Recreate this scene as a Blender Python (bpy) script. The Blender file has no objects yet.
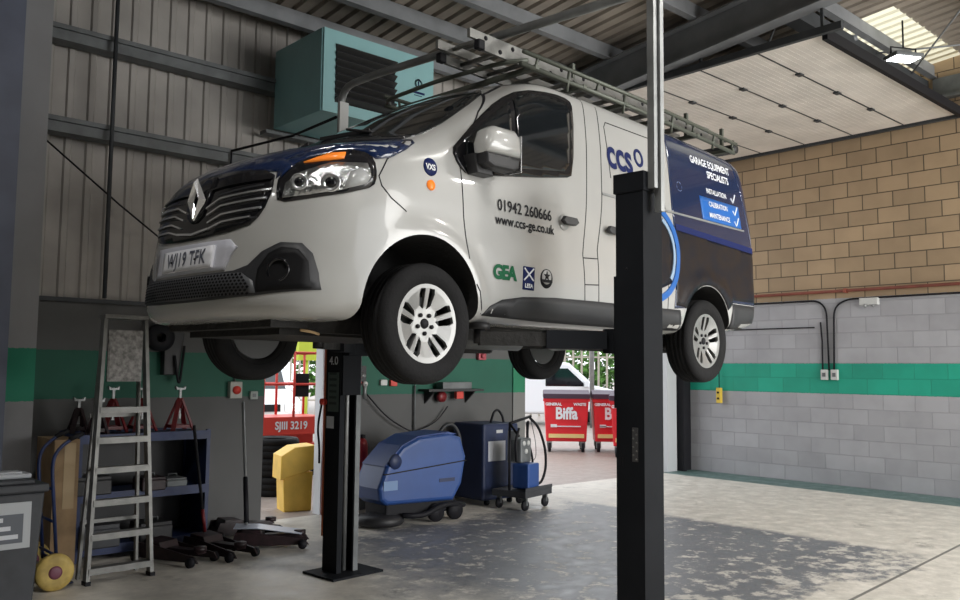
import bpy, bmesh, math, random
import numpy as np
from mathutils import Vector, Matrix, Euler, geometry
from mathutils.bvhtree import BVHTree
random.seed(7)
sc = bpy.context.scene
COL = sc.collection
PI = math.pi
R = math.radians

# ------------------------------------------------------------------ camera
cam = bpy.data.cameras.new('camera'); camo = bpy.data.objects.new('camera', cam); COL.objects.link(camo)
cam.sensor_width = 36.0; cam.lens = 856.6 / 960 * 36; cam.clip_end = 400; cam.clip_start = 0.05
cF = Vector((0.67069089, 0.73723016, 0.08164203)); cR = Vector((0.73914236, -0.67348227, 0.00949745)); cU = Vector((-0.06198627, -0.05397523, 0.99661646))
camo.matrix_world = Matrix(((cR.x, cU.x, -cF.x, 0), (cR.y, cU.y, -cF.y, 0), (cR.z, cU.z, -cF.z, 1.7), (0, 0, 0, 1)))
sc.camera = camo

# ------------------------------------------------------------------ world, light, exposure
w = bpy.data.worlds.new('overcast'); sc.world = w; w.use_nodes = True
nt = w.node_tree; bg = nt.nodes['Background']
tc = nt.nodes.new('ShaderNodeTexCoord'); sep = nt.nodes.new('ShaderNodeSeparateXYZ'); rp = nt.nodes.new('ShaderNodeValToRGB')
nt.links.new(tc.outputs['Generated'], sep.inputs[0]); nt.links.new(sep.outputs['Z'], rp.inputs[0]); nt.links.new(rp.outputs[0], bg.inputs[0])
rp.color_ramp.elements[0].position = 0.0; rp.color_ramp.elements[0].color = (0.95, 0.97, 1, 1)
rp.color_ramp.elements[1].position = 0.6; rp.color_ramp.elements[1].color = (0.90, 0.95, 1, 1)
bg.inputs[1].default_value = 2.3
def area(name, loc, direction, sx, sy, power, col=(1, 1, 1), spread=180):
    l = bpy.data.lights.new(name, 'AREA'); l.shape = 'RECTANGLE'; l.size = sx; l.size_y = sy; l.energy = power; l.color = col; l.spread = R(spread)
    o = bpy.data.objects.new(name, l); COL.objects.link(o); o.location = loc
    o.rotation_euler = Vector(direction).to_track_quat('-Z', 'Y').to_euler(); return o
# daylight falling in through the big vehicle doorway behind and to the right of the camera
area('doorway_daylight', (9.9, -4.2, 2.8), (0.02, 1, -0.16), 6.4, 4.6, 545, (1.0, 0.985, 0.955), 130)
sc.view_settings.view_transform = 'Standard'; sc.view_settings.look = 'None'; sc.view_settings.gamma = 1
sc.view_settings.use_curve_mapping = False
sc.view_settings.exposure = 0.0
sc.cycles.max_bounces = 8; sc.cycles.diffuse_bounces = 4; sc.cycles.glossy_bounces = 4; sc.cycles.transparent_max_bounces = 8
sc.cycles.caustics_reflective = False; sc.cycles.caustics_refractive = False; sc.cycles.sample_clamp_indirect = 6

# ------------------------------------------------------------------ materials
def mat(name, col, rough=0.5, metal=0.0, noise=0.0, nscale=8.0, bump=0.0, bscale=40.0, coat=0.0, trans=0.0, emit=None, estr=1.0, spec=0.5, col2=None):
    m = bpy.data.materials.new(name); m.use_nodes = True; t = m.node_tree; b = t.nodes['Principled BSDF']
    b.inputs['Base Color'].default_value = (*col, 1); b.inputs['Roughness'].default_value = rough; b.inputs['Metallic'].default_value = metal
    b.inputs['Coat Weight'].default_value = coat; b.inputs['Coat Roughness'].default_value = 0.04; b.inputs['Transmission Weight'].default_value = trans
    b.inputs['Specular IOR Level'].default_value = spec
    if emit: b.inputs['Emission Color'].default_value = (*emit, 1); b.inputs['Emission Strength'].default_value = estr
    if noise or bump:
        co = t.nodes.new('ShaderNodeTexCoord')
    if noise:
        n = t.nodes.new('ShaderNodeTexNoise'); n.inputs['Scale'].default_value = nscale; n.inputs['Detail'].default_value = 6
        t.links.new(co.outputs['Object'], n.inputs['Vector'])
        r = t.nodes.new('ShaderNodeValToRGB'); t.links.new(n.outputs['Fac'], r.inputs[0])
        c2 = col2 or tuple(c * (1 - noise) for c in col)
        r.color_ramp.elements[0].position = 0.35; r.color_ramp.elements[0].color = (*c2, 1)
        r.color_ramp.elements[1].position = 0.65; r.color_ramp.elements[1].color = (*[min(1, c * (1 + noise * 0.3)) for c in col], 1)
        t.links.new(r.outputs[0], b.inputs['Base Color'])
    if bump:
        n2 = t.nodes.new('ShaderNodeTexNoise'); n2.inputs['Scale'].default_value = bscale; n2.inputs['Detail'].default_value = 4
        t.links.new(co.outputs['Object'], n2.inputs['Vector'])
        bp = t.nodes.new('ShaderNodeBump'); bp.inputs['Strength'].default_value = bump; bp.inputs['Distance'].default_value = 0.02
        t.links.new(n2.outputs['Fac'], bp.inputs['Height']); t.links.new(bp.outputs[0], b.inputs['Normal'])
    return m
M = {}
M['white'] = mat('van white paint', (0.41, 0.41, 0.398), 0.26, coat=0.6, noise=0.05, nscale=2)
M['blue'] = mat('navy vinyl wrap', (0.007, 0.018, 0.062), 0.18, coat=0.7)
M['wrapdark'] = mat('dark printed vinyl', (0.005, 0.007, 0.013), 0.3, coat=0.1, noise=0.6, nscale=9, col2=(0.016, 0.012, 0.012), spec=.2)
M['sky'] = mat('bright blue vinyl', (0.015, 0.12, 0.42), 0.3)
M['navy'] = mat('navy lettering', (0.008, 0.016, 0.085), 0.5, spec=.15)
M['green'] = mat('green lettering', (0.004, 0.10, 0.04), 0.5, spec=.15)
M['signwhite'] = mat('white lettering', (0.75, 0.77, 0.8), 0.4)
M['ink'] = mat('black ink', (0.012, 0.012, 0.015), 0.6, spec=.2)
M['glass'] = mat('dark tinted glass', (0.008, 0.010, 0.012), 0.05, spec=0.7)
M['clear'] = mat('clear polycarbonate', (1, 1, 1), 0.02, trans=1.0)
M['clear'].node_tree.nodes['Principled BSDF'].inputs['IOR'].default_value = 1.15
M['black'] = mat('black plastic', (0.016, 0.016, 0.018), 0.5, bump=0.1, bscale=200)
M['grey_plastic'] = mat('charcoal bumper plastic', (0.020, 0.021, 0.024), 0.55, bump=0.1, bscale=300)
M['gloss_black'] = mat('gloss black', (0.01, 0.01, 0.012), 0.12)
M['chrome'] = mat('chrome', (0.75, 0.76, 0.78), 0.22, 0.85)
M['alloy'] = mat('silver alloy', (0.27, 0.27, 0.265), 0.38, 0.45)
M['tyre'] = mat('tyre rubber', (0.010, 0.010, 0.011), 0.8, noise=0.3, nscale=6, bump=0.2, bscale=60, spec=0.25)
M['liner'] = mat('wheel arch liner', (0.012, 0.012, 0.013), 0.85, bump=0.3, bscale=30)
M['under'] = mat('dirty underbody steel', (0.014, 0.013, 0.012), 0.7, noise=0.5, nscale=5, bump=0.4, bscale=25)
M['orange'] = mat('amber lens', (0.9, 0.22, 0.03), 0.15, emit=(1, 0.3, 0.04), estr=0.25)
M['red_lens'] = mat('red lens', (0.45, 0.01, 0.02), 0.12)
M['platewhite'] = mat('number plate', (0.80, 0.81, 0.86), 0.35)
M['lift'] = mat('charcoal lift paint', (0.012, 0.0135, 0.017), 0.65, noise=0.2, nscale=3, spec=0.12)
M['galv'] = mat('galvanised steel', (0.30, 0.31, 0.31), 0.45, 0.6, noise=0.25, nscale=5)
M['galv_dark'] = mat('weathered grey steel', (0.15, 0.16, 0.165), 0.55, 0.3, noise=0.3, nscale=5)
M['steel_dark'] = mat('dark roof steel', (0.055, 0.06, 0.066), 0.6, 0.2, noise=0.25, nscale=3)
M['steel_mid'] = mat('grey roof steel', (0.22, 0.23, 0.245), 0.6, 0.1, noise=0.2, nscale=3)
M['steel_blue'] = mat('blue grey painted steel', (0.11, 0.125, 0.18), 0.5, noise=0.15, nscale=3)
M['sheet'] = mat('ribbed cladding', (0.42, 0.395, 0.37), 0.6, 0.1, noise=0.22, nscale=1.6)
M['roof'] = mat('roof sheeting', (0.32, 0.28, 0.24), 0.75, noise=0.3, nscale=1.5)
M['teal'] = mat('teal heater enamel', (0.27, 0.50, 0.52), 0.45, noise=0.06, nscale=3)
M['alu'] = mat('dull aluminium', (0.20, 0.20, 0.19), 0.45, 0.4, noise=0.25, nscale=10)
M['rack'] = mat('grey green rack paint', (0.11, 0.12, 0.10), 0.5, 0.4)
M['jackred'] = mat('red jack paint', (0.17, 0.012, 0.016), 0.45, noise=0.3, nscale=10)
M['jackdark'] = mat('dirty dark red jack paint', (0.022, 0.009, 0.012), 0.5, noise=0.6, nscale=15)
M['shelfblue'] = mat('blue shelf paint', (0.012, 0.027, 0.10), 0.5, noise=0.3, nscale=8)
M['machineblue'] = mat('blue moulded plastic', (0.022, 0.07, 0.25), 0.42, noise=0.1, nscale=4)
M['cabblue'] = mat('dark blue cabinet', (0.014, 0.027, 0.085), 0.5, noise=0.15, nscale=4)
M['card'] = mat('brown cardboard', (0.33, 0.22, 0.12), 0.8, noise=0.3, nscale=5)
M['yellow'] = mat('yellow plastic', (0.80, 0.50, 0.07), 0.5, noise=0.12, nscale=5)
M['wheelyellow'] = mat('faded yellow wheel', (0.50, 0.36, 0.10), 0.6, noise=0.3, nscale=12)
M['binred'] = mat('red container paint', (0.72, 0.022, 0.035), 0.4, noise=0.1, nscale=3)
M['liftred'] = mat('red access platform paint', (0.62, 0.05, 0.035), 0.45)
M['piperust'] = mat('red oxide pipe', (0.30, 0.08, 0.05), 0.6, noise=0.3, nscale=4)
M['socket'] = mat('white socket plastic', (0.55, 0.56, 0.55), 0.4)
M['leaf'] = mat('foliage', (0.13, 0.30, 0.05), 0.7, noise=0.6, nscale=12, bump=0.8, bscale=8, col2=(0.04, 0.12, 0.015))
M['fence'] = mat('pale fence steel', (0.40, 0.36, 0.30), 0.7)
M['bingrey'] = mat('dark grey bin plastic', (0.04, 0.043, 0.05), 0.55, noise=0.2)
M['carwhite'] = mat('parked white paint', (0.80, 0.82, 0.85), 0.3, coat=0.5)
M['lime'] = mat('lime hi vis', (0.50, 0.62, 0.05), 0.6)
M['lamp'] = mat('led lens', (1, 1, 1), 0.4, emit=(0.92, 0.97, 1), estr=14)
M['screenwhite'] = mat('paper white', (0.6, 0.62, 0.66), 0.7)

def nodes(m): t = m.node_tree; return t, t.nodes, t.links, t.nodes['Principled BSDF']
def N(ns, kind, **kw):
    n = ns.new(kind)
    for k, v in kw.items():
        if k in n.inputs: n.inputs[k].default_value = v
        else: setattr(n, k, v)
    return n
def math_node(ns, ls, op, a, b=None):
    n = ns.new('ShaderNodeMath'); n.operation = op
    for i, v in enumerate((a, b)):
        if v is None: continue
        if isinstance(v, (int, float)): n.inputs[i].default_value = v
        else: ls.new(v, n.inputs[i])
    return n.outputs[0]
def mix(ns, ls, fac, a, b):
    n = ns.new('ShaderNodeMix'); n.data_type = 'RGBA'
    for i, v in ((0, fac), (6, a), (7, b)):
        if isinstance(v, tuple): n.inputs[i].default_value = (*v, 1)
        elif isinstance(v, (int, float)): n.inputs[i].default_value = v
        else: ls.new(v, n.inputs[i])
    return n.outputs[2]
def wall_mat(name, axis, grey, green, bare, paint_top, brick=True):
    m = bpy.data.materials.new(name); m.use_nodes = True; t, ns, ls, b = nodes(m)
    co = ns.new('ShaderNodeTexCoord'); s = ns.new('ShaderNodeSeparateXYZ'); ls.new(co.outputs['Object'], s.inputs[0])
    cb = ns.new('ShaderNodeCombineXYZ'); ls.new(s.outputs[axis], cb.inputs[0]); ls.new(s.outputs[2], cb.inputs[1])
    br = N(ns, 'ShaderNodeTexBrick', Scale=1.0); br.inputs['Brick Width'].default_value = 0.45; br.inputs['Row Height'].default_value = 0.2325
    br.inputs['Mortar Size'].default_value = 0.008; br.inputs['Mortar Smooth'].default_value = 0.3; br.inputs['Bias'].default_value = 0.0
    br.inputs['Color1'].default_value = (0.80, 0.80, 0.80, 1); br.inputs['Color2'].default_value = (1.12, 1.12, 1.12, 1); br.inputs['Mortar'].default_value = (0.75, 0.75, 0.75, 1)
    ls.new(cb.outputs[0], br.inputs['Vector'])
    nz = N(ns, 'ShaderNodeTexNoise', Scale=2.2, Detail=8.0); ls.new(co.outputs['Object'], nz.inputs['Vector'])
    nz2 = N(ns, 'ShaderNodeTexNoise', Scale=40.0, Detail=4.0); ls.new(co.outputs['Object'], nz2.inputs['Vector'])
    z = math_node(ns, ls, 'ADD', s.outputs[2], math_node(ns, ls, 'MULTIPLY', math_node(ns, ls, 'SUBTRACT', nz2.outputs['Fac'], 0.5), 0.02))
    g1 = math_node(ns, ls, 'GREATER_THAN', z, 1.389); g2 = math_node(ns, ls, 'GREATER_THAN', z, 1.856); g3 = math_node(ns, ls, 'GREATER_THAN', z, paint_top)
    c = mix(ns, ls, g1, grey, green); c = mix(ns, ls, g2, c, grey)
    # painted colour: thin dark joints, faint block variation
    mul = ns.new('ShaderNodeMix'); mul.data_type = 'RGBA'; mul.blend_type = 'MULTIPLY'; mul.inputs[0].default_value = 0.55 if brick else 0.0
    ls.new(c, mul.inputs[6]); ls.new(br.outputs['Color'], mul.inputs[7]); c = mul.outputs[2]
    bc = ns.new('ShaderNodeMix'); bc.data_type = 'RGBA'; bc.blend_type = 'MULTIPLY'; bc.inputs[0].default_value = 0.9
    bc.inputs[6].default_value = (*bare, 1); ls.new(br.outputs['Color'], bc.inputs[7])
    bare_c = mix(ns, ls, br.outputs['Fac'], bc.outputs[2], (0.10, 0.075, 0.05))
    c = mix(ns, ls, g3, c, bare_c)
    dm = ns.new('ShaderNodeMix'); dm.data_type = 'RGBA'; dm.blend_type = 'MULTIPLY'; dm.inputs[0].default_value = 0.35
    rr = ns.new('ShaderNodeValToRGB'); ls.new(nz.outputs['Fac'], rr.inputs[0]); rr.color_ramp.elements[0].position = 0.3; rr.color_ramp.elements[0].color = (0.6, 0.6, 0.6, 1); rr.color_ramp.elements[1].position = 0.6
    ls.new(c, dm.inputs[6]); ls.new(rr.outputs[0], dm.inputs[7]); ls.new(dm.outputs[2], b.inputs['Base Color'])
    b.inputs['Roughness'].default_value = 0.65
    if brick:
        h = math_node(ns, ls, 'SUBTRACT', math_node(ns, ls, 'MULTIPLY', nz2.outputs['Fac'], 0.2), br.outputs['Fac'])
        bp = ns.new('ShaderNodeBump'); bp.inputs['Strength'].default_value = 0.6; bp.inputs['Distance'].default_value = 0.012
        ls.new(h, bp.inputs['Height']); ls.new(bp.outputs[0], b.inputs['Normal'])
    return m
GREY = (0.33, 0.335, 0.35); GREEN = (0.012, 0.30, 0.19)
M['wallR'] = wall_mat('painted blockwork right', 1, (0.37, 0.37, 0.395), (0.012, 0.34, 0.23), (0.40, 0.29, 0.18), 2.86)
M['wallL'] = wall_mat('painted blockwork left shaded', 0, (0.085, 0.085, 0.085), (0.007, 0.10, 0.063), (0.3, 0.3, 0.3), 9.0, brick=False)  # darker copy of the right wall's paint, low light put into the colours
def floor_mat():
    m = bpy.data.materials.new('stained concrete'); m.use_nodes = True; t, ns, ls, b = nodes(m)
    co = ns.new('ShaderNodeTexCoord'); s = ns.new('ShaderNodeSeparateXYZ'); ls.new(co.outputs['Object'], s.inputs[0])
    n1 = N(ns, 'ShaderNodeTexNoise', Scale=0.9, Detail=8.0, Roughness=0.65); ls.new(co.outputs['Object'], n1.inputs['Vector'])
    n2 = N(ns, 'ShaderNodeTexNoise', Scale=5.0, Detail=10.0, Roughness=0.7); ls.new(co.outputs['Object'], n2.inputs['Vector'])
    n3 = N(ns, 'ShaderNodeTexNoise', Scale=1.8, Detail=12.0, Roughness=0.75); ls.new(co.outputs['Object'], n3.inputs['Vector'])
    r1 = ns.new('ShaderNodeValToRGB'); ls.new(n2.outputs['Fac'], r1.inputs[0])
    r1.color_ramp.elements[0].position = 0.3; r1.color_ramp.elements[0].color = (0.46, 0.43, 0.38, 1); r1.color_ramp.elements[1].position = 0.65; r1.color_ramp.elements[1].color = (0.74, 0.70, 0.63, 1)
    # worn dark blue grey paint in the working bay: rotated coordinates along the lift
    X, Y = s.outputs[0], s.outputs[1]
    d = math_node(ns, ls, 'SUBTRACT', n3.outputs['Fac'], 0.5); d = math_node(ns, ls, 'MULTIPLY', d, 2.6)
    def sstep(v, a, c):
        mr = ns.new('ShaderNodeMapRange'); mr.interpolation_type = 'SMOOTHSTEP'; ls.new(v, mr.inputs[0]); mr.inputs[1].default_value = a; mr.inputs[2].default_value = c; return mr.outputs[0]
    xa = math_node(ns, ls, 'ADD', X, d); ya = math_node(ns, ls, 'ADD', Y, d)
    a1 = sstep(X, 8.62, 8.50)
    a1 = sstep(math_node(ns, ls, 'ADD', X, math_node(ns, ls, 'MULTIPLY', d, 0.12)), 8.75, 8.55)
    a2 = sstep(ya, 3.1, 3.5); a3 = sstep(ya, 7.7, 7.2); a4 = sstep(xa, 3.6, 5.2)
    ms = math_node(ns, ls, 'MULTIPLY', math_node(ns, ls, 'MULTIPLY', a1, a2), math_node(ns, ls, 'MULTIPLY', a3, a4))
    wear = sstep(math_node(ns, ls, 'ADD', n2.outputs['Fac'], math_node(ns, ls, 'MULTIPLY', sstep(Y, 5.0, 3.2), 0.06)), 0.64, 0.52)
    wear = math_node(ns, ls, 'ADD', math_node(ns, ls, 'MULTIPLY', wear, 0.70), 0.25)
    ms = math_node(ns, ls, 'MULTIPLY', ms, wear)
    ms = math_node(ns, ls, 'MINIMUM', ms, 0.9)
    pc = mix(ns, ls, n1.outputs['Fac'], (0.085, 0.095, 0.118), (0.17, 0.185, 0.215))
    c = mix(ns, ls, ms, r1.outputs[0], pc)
    # green painted strip along the right wall
    g = sstep(math_node(ns, ls, 'ADD', X, math_node(ns, ls, 'MULTIPLY', d, 0.05)), 12.14, 12.22)
    c = mix(ns, ls, g, c, (0.10, 0.17, 0.16))
    # oil streaks
    st = sstep(n3.outputs['Fac'], 0.56, 0.70); c = mix(ns, ls, math_node(ns, ls, 'MULTIPLY', st, 0.5), c, (0.09, 0.085, 0.08))
    # outside: tarmac and block paving, warm
    o = math_node(ns, ls, 'GREATER_THAN', Y, 8.80)
    tn = N(ns, 'ShaderNodeTexNoise', Scale=60.0, Detail=3.0); ls.new(co.outputs['Object'], tn.inputs['Vector'])
    oc = mix(ns, ls, tn.outputs['Fac'], (0.24, 0.19, 0.165), (0.36, 0.30, 0.265)); c = mix(ns, ls, o, c, oc)
    # saw-cut joint
    YJ = math_node(ns, ls, 'SUBTRACT', Y, math_node(ns, ls, 'MULTIPLY', X, 0.075))
    for (axis, v) in ((YJ, 2.51),):
        j = math_node(ns, ls, 'LESS_THAN', math_node(ns, ls, 'ABSOLUTE', math_node(ns, ls, 'SUBTRACT', axis, v)), 0.015)
        j = math_node(ns, ls, 'MULTIPLY', j, math_node(ns, ls, 'SUBTRACT', 1.0, o))
        c = mix(ns, ls, math_node(ns, ls, 'MULTIPLY', j, 0.8), c, (0.08, 0.08, 0.075))
    ls.new(c, b.inputs['Base Color'])
    rr = ns.new('ShaderNodeMapRange'); ls.new(n2.outputs['Fac'], rr.inputs[0]); rr.inputs[1].default_value = 0.3; rr.inputs[2].default_value = 0.7; rr.inputs[3].default_value = 0.32; rr.inputs[4].default_value = 0.62
    ls.new(rr.outputs[0], b.inputs['Roughness'])
    bp = ns.new('ShaderNodeBump'); bp.inputs['Strength'].default_value = 0.15; bp.inputs['Distance'].default_value = 0.01; ls.new(n2.outputs['Fac'], bp.inputs['Height']); ls.new(bp.outputs[0], b.inputs['Normal'])
    return m
M['floor'] = floor_mat()
m = bpy.data.materials.new('rooflight sheet'); m.use_nodes = True
for n in list(m.node_tree.nodes):
    if n.type != 'OUTPUT_MATERIAL': m.node_tree.nodes.remove(n)
tl = m.node_tree.nodes.new('ShaderNodeBsdfTranslucent'); tl.inputs[0].default_value = (0.62, 0.57, 0.42, 1)
m.node_tree.links.new(tl.outputs[0], [n for n in m.node_tree.nodes if n.type == 'OUTPUT_MATERIAL'][0].inputs[0]); M['skylight'] = m
M['doorpanel'] = mat('off white door panel', (0.80, 0.75, 0.70), 0.6, noise=0.12, nscale=2)

# ------------------------------------------------------------------ mesh helpers
class MB:
    def __init__(s): s.bm = bmesh.new(); s.mi = 0; s.mats = []
    def _tag(s, fs):
        for f in fs: f.material_index = s.mi
    def use(s, m):
        if m not in s.mats: s.mats.append(m)
        s.mi = s.mats.index(m); return s
    def box(s, c, d, rot=None, bev=0.0):
        """centre, full dims"""
        r = bmesh.ops.create_cube(s.bm, size=1.0); vs = r['verts']
        mtx = Matrix.Translation(c) @ (Euler(rot).to_matrix().to_4x4() if rot else Matrix.Identity(4)) @ Matrix.Diagonal((*d, 1))
        bmesh.ops.transform(s.bm, matrix=mtx, verts=vs)
        fs = list({f for v in vs for f in v.link_faces})
        if bev:
            es = list({e for v in vs for e in v.link_edges})
            q = bmesh.ops.bevel(s.bm, geom=es, offset=bev, segments=2, profile=0.5, affect='EDGES'); fs = list({f for v in q['verts'] for f in v.link_faces} | {f for f in q['faces']})
        s._tag(fs); return s
    def b2(s, a, b, bev=0.0):
        return s.box([(a[i] + b[i]) / 2 for i in range(3)], [abs(b[i] - a[i]) for i in range(3)], bev=bev)
    def bar(s, a, b, wd, ht, up=(0, 0, 1)):
        a, b = Vector(a), Vector(b); d = (b - a); L = d.length; d.normalize(); u = Vector(up)
        sdir = d.cross(u)
        if sdir.length < 1e-4: sdir = d.cross(Vector((0, 1, 0)))
        sdir.normalize(); u = sdir.cross(d)
        mtx = Matrix((( d.x, sdir.x, u.x, 0), (d.y, sdir.y, u.y, 0), (d.z, sdir.z, u.z, 0), (0, 0, 0, 1)))
        mtx.translation = (a + b) / 2
        r = bmesh.ops.create_cube(s.bm, size=1.0); vs = r['verts']
        bmesh.ops.transform(s.bm, matrix=mtx @ Matrix.Diagonal((L, wd, ht, 1)), verts=vs)
        s._tag({f for v in vs for f in v.link_faces}); return s
    def tube(s, pts, r, n=10, cap=True, smooth=None):
        pts = [Vector(p) for p in pts]
        if smooth:
            out = [pts[0]]
            for i in range(1, len(pts) - 1):
                p0, p1, p2 = pts[i - 1], pts[i], pts[i + 1]
                a = p1 + (p0 - p1).normalized() * min(smooth, (p0 - p1).length * 0.45); c = p1 + (p2 - p1).normalized() * min(smooth, (p2 - p1).length * 0.45)
                for k in range(6):
                    t = k / 5; out.append(a * (1 - t) ** 2 + p1 * 2 * t * (1 - t) + c * t * t)
            out.append(pts[-1]); pts = out
        rings = []; T0 = (pts[1] - pts[0]).normalized()
        u = T0.orthogonal().normalized()
        for i, p in enumerate(pts):
            if i == 0: T = T0
            elif i == len(pts) - 1: T = (p - pts[i - 1]).normalized()
            else: T = ((p - pts[i - 1]).normalized() + (pts[i + 1] - p).normalized()).normalized()
            u = (u - T * u.dot(T)).normalized(); v = T.cross(u)
            rr = r[i] if isinstance(r, (list, tuple)) else r
            rings.append([s.bm.verts.new(p + (u * math.cos(2 * PI * k / n) + v * math.sin(2 * PI * k / n)) * rr) for k in range(n)])
        fs = []
        for a, b in zip(rings, rings[1:]):
            for k in range(n): fs.append(s.bm.faces.new((a[k], a[(k + 1) % n], b[(k + 1) % n], b[k])))
        if cap: fs.append(s.bm.faces.new(rings[0][::-1])); fs.append(s.bm.faces.new(rings[-1]))
        for f in fs: f.smooth = True
        s._tag(fs); return s
    def lathe(s, prof, c=(0, 0, 0), axis='Y', n=48, ang=2 * PI):
        """prof: (radius, axial) pairs"""
        c = Vector(c); rings = []
        full = abs(ang - 2 * PI) < 1e-6; cnt = n if full else n + 1
        for k in range(cnt):
            t = ang * k / n; cs, sn = math.cos(t), math.sin(t)
            ring = []
            for r_, a in prof:
                p = {'Y': Vector((r_ * cs, a, r_ * sn)), 'Z': Vector((r_ * cs, r_ * sn, a)), 'X': Vector((a, r_ * cs, r_ * sn))}[axis]
                ring.append(s.bm.verts.new(c + p))
            rings.append(ring)
        fs = []
        for k in range(n):
            a, b = rings[k], rings[(k + 1) % cnt]
            for i in range(len(prof) - 1):
                fs.append(s.bm.faces.new((a[i], a[i + 1], b[i + 1], b[i])))
        for f in fs: f.smooth = True
        s._tag(fs); bmesh.ops.remove_doubles(s.bm, verts=[v for r_ in rings for v in r_], dist=1e-5); return s
    def cyl(s, a, b, r, n=20):
        return s.tube([a, b], r, n)
    def prism(s, poly, t0, t1, axis='Y', bev=0.0, taper=0.0):
        """poly of 2D points; axis Y: (x,z) extruded over y; X: (y,z); Z: (x,y)"""
        def P(u, v, t): return {'Y': (u, t, v), 'X': (t, u, v), 'Z': (u, v, t)}[axis]
        a = [s.bm.verts.new(P(u, v, t0)) for u, v in poly]; b = [s.bm.verts.new(P(u, v, t1)) for u, v in poly]
        fs = [s.bm.faces.new(a), s.bm.faces.new(b[::-1])]; n = len(poly)
        for i in range(n): fs.append(s.bm.faces.new((a[i], b[i], b[(i + 1) % n], a[(i + 1) % n])))
        bmesh.ops.recalc_face_normals(s.bm, faces=fs)
        if bev:
            es = list({e for f in fs[:2] for e in f.edges})
            q = bmesh.ops.bevel(s.bm, geom=es, offset=bev, segments=3, profile=0.5, affect='EDGES'); fs = list({f for f in q['faces']} | {f for f in fs if f.is_valid})
        s._tag(fs); return s
    def ball(s, c, r, sub=2, scale=(1, 1, 1)):
        q = bmesh.ops.create_icosphere(s.bm, subdivisions=sub, radius=r)
        bmesh.ops.transform(s.bm, matrix=Matrix.Translation(c) @ Matrix.Diagonal((*scale, 1)), verts=q['verts'])
        fs = {f for v in q['verts'] for f in v.link_faces}
        for f in fs: f.smooth = True
        s._tag(fs); return s
    def build(s, name, m, parent=None, smooth=False, fix=True):
        if fix: bmesh.ops.recalc_face_normals(s.bm, faces=s.bm.faces)
        me = bpy.data.meshes.new(name); s.bm.to_mesh(me); s.bm.free()
        if s.mats:
            for q in s.mats: me.materials.append(q)
        else: me.materials.append(M[m] if isinstance(m, str) else m)
        if smooth:
            for p in me.polygons: p.use_smooth = True
        o = bpy.data.objects.new(name, me); COL.objects.link(o)
        if parent: o.parent = parent
        return o
def thing(name, label, cat, loc=(0, 0, 0), rz=0, group=None):
    o = bpy.data.objects.new(name, None); COL.objects.link(o); o.empty_display_size = 0.1
    o.location = loc; o.rotation_euler = (0, 0, rz); o['label'] = label; o['category'] = cat
    if group: o['group'] = group
    return o
def tag(o, label, cat, group=None, loc=None):
    o['label'] = label; o['category'] = cat
    if group: o['group'] = group
    if loc: o.location = loc
    return o
def struct(o, label=None):
    o['kind'] = 'structure'
    if label: o['label'] = label
    return o
def dup(root, loc, rz=None, label=None):
    r = root.copy(); COL.objects.link(r); r.location = loc
    if rz is not None: r.rotation_euler = (0, 0, rz)
    if label: r['label'] = label
    for ch in list(root.children):
        c = ch.copy(); COL.objects.link(c); c.parent = r
        for g in list(ch.children):
            d = g.copy(); COL.objects.link(d); d.parent = c
    return r
FONT_CACHE = {}
def text_bm(txt, size, bold=0.0, spacing=1.0, align='CENTER', depth=0.0):
    cu = bpy.data.curves.new('t', 'FONT'); cu.body = txt; cu.size = size; cu.offset = bold; cu.space_character = spacing
    cu.align_x = align; cu.align_y = 'CENTER'; cu.extrude = depth; cu.resolution_u = 4
    o = bpy.data.objects.new('t', cu); COL.objects.link(o)
    dg = bpy.context.evaluated_depsgraph_get(); dg.update()
    me = bpy.data.meshes.new_from_object(o.evaluated_get(dg)); bm = bmesh.new(); bm.from_mesh(me)
    bpy.data.objects.remove(o); bpy.data.curves.remove(cu); bpy.data.meshes.remove(me)
    return bm
def flat_text(name, txt, size, origin, ux, uy, m, parent=None, bold=0.0, align='CENTER', depth=0.001, spacing=1.0, squash=1.0):
    bm = text_bm(txt, size, bold, spacing, align, depth); o_, ux, uy = Vector(origin), Vector(ux).normalized(), Vector(uy).normalized(); nn = ux.cross(uy)
    for v in bm.verts: v.co = o_ + ux * (v.co.x * squash) + uy * v.co.y + nn * v.co.z
    q = MB(); q.bm = bm; return q.build(name, m, parent, fix=False)

# =================================================================== SETTING
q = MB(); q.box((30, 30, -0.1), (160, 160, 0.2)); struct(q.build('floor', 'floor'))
YL, XR = 8.752, 12.985
WT = 2.32
# left wall lower masonry: pieces between the two doorways
q = MB()
for a, b in ((-8, 4.71), (5.50, 8.83)): q.b2((a, YL, 0), (b, YL + 0.15, WT))
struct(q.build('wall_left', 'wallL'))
q = MB(); q.b2((4.71, YL, 2.32), (5.50, YL + 0.05, 2.36)); q.b2((-8, YL - 0.03, WT), (8.83, YL + 0.02, WT + 0.04)); struct(q.build('trim_1', 'steel_dark'))
# ribbed cladding above
def ribs(x0, x1, z0, z1, y, pitch=0.2, d=0.022):
    q = MB(); pts = []; x = x0
    while x < x1:
        pts += [(x, 0), (x + pitch * 0.60, 0), (x + pitch * 0.68, -d), (x + pitch * 0.92, -d)]; x += pitch
    pts.append((x, 0))
    a = [q.bm.verts.new((px, y + dy, z0)) for px, dy in pts]; b = [q.bm.verts.new((px, y + dy, z1)) for px, dy in pts]
    for i in range(len(pts) - 1): q.bm.faces.new((a[i], a[i + 1], b[i + 1], b[i]))
    return q
struct(ribs(-8, 8.9, WT + 0.04, 5.75, YL + 0.12).build('wall_left_cladding', 'sheet', fix=False))
struct(ribs(8.9, 13.1, 5.35, 5.75, YL + 0.12).build('wall_left_door_head', 'sheet', fix=False))
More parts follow.
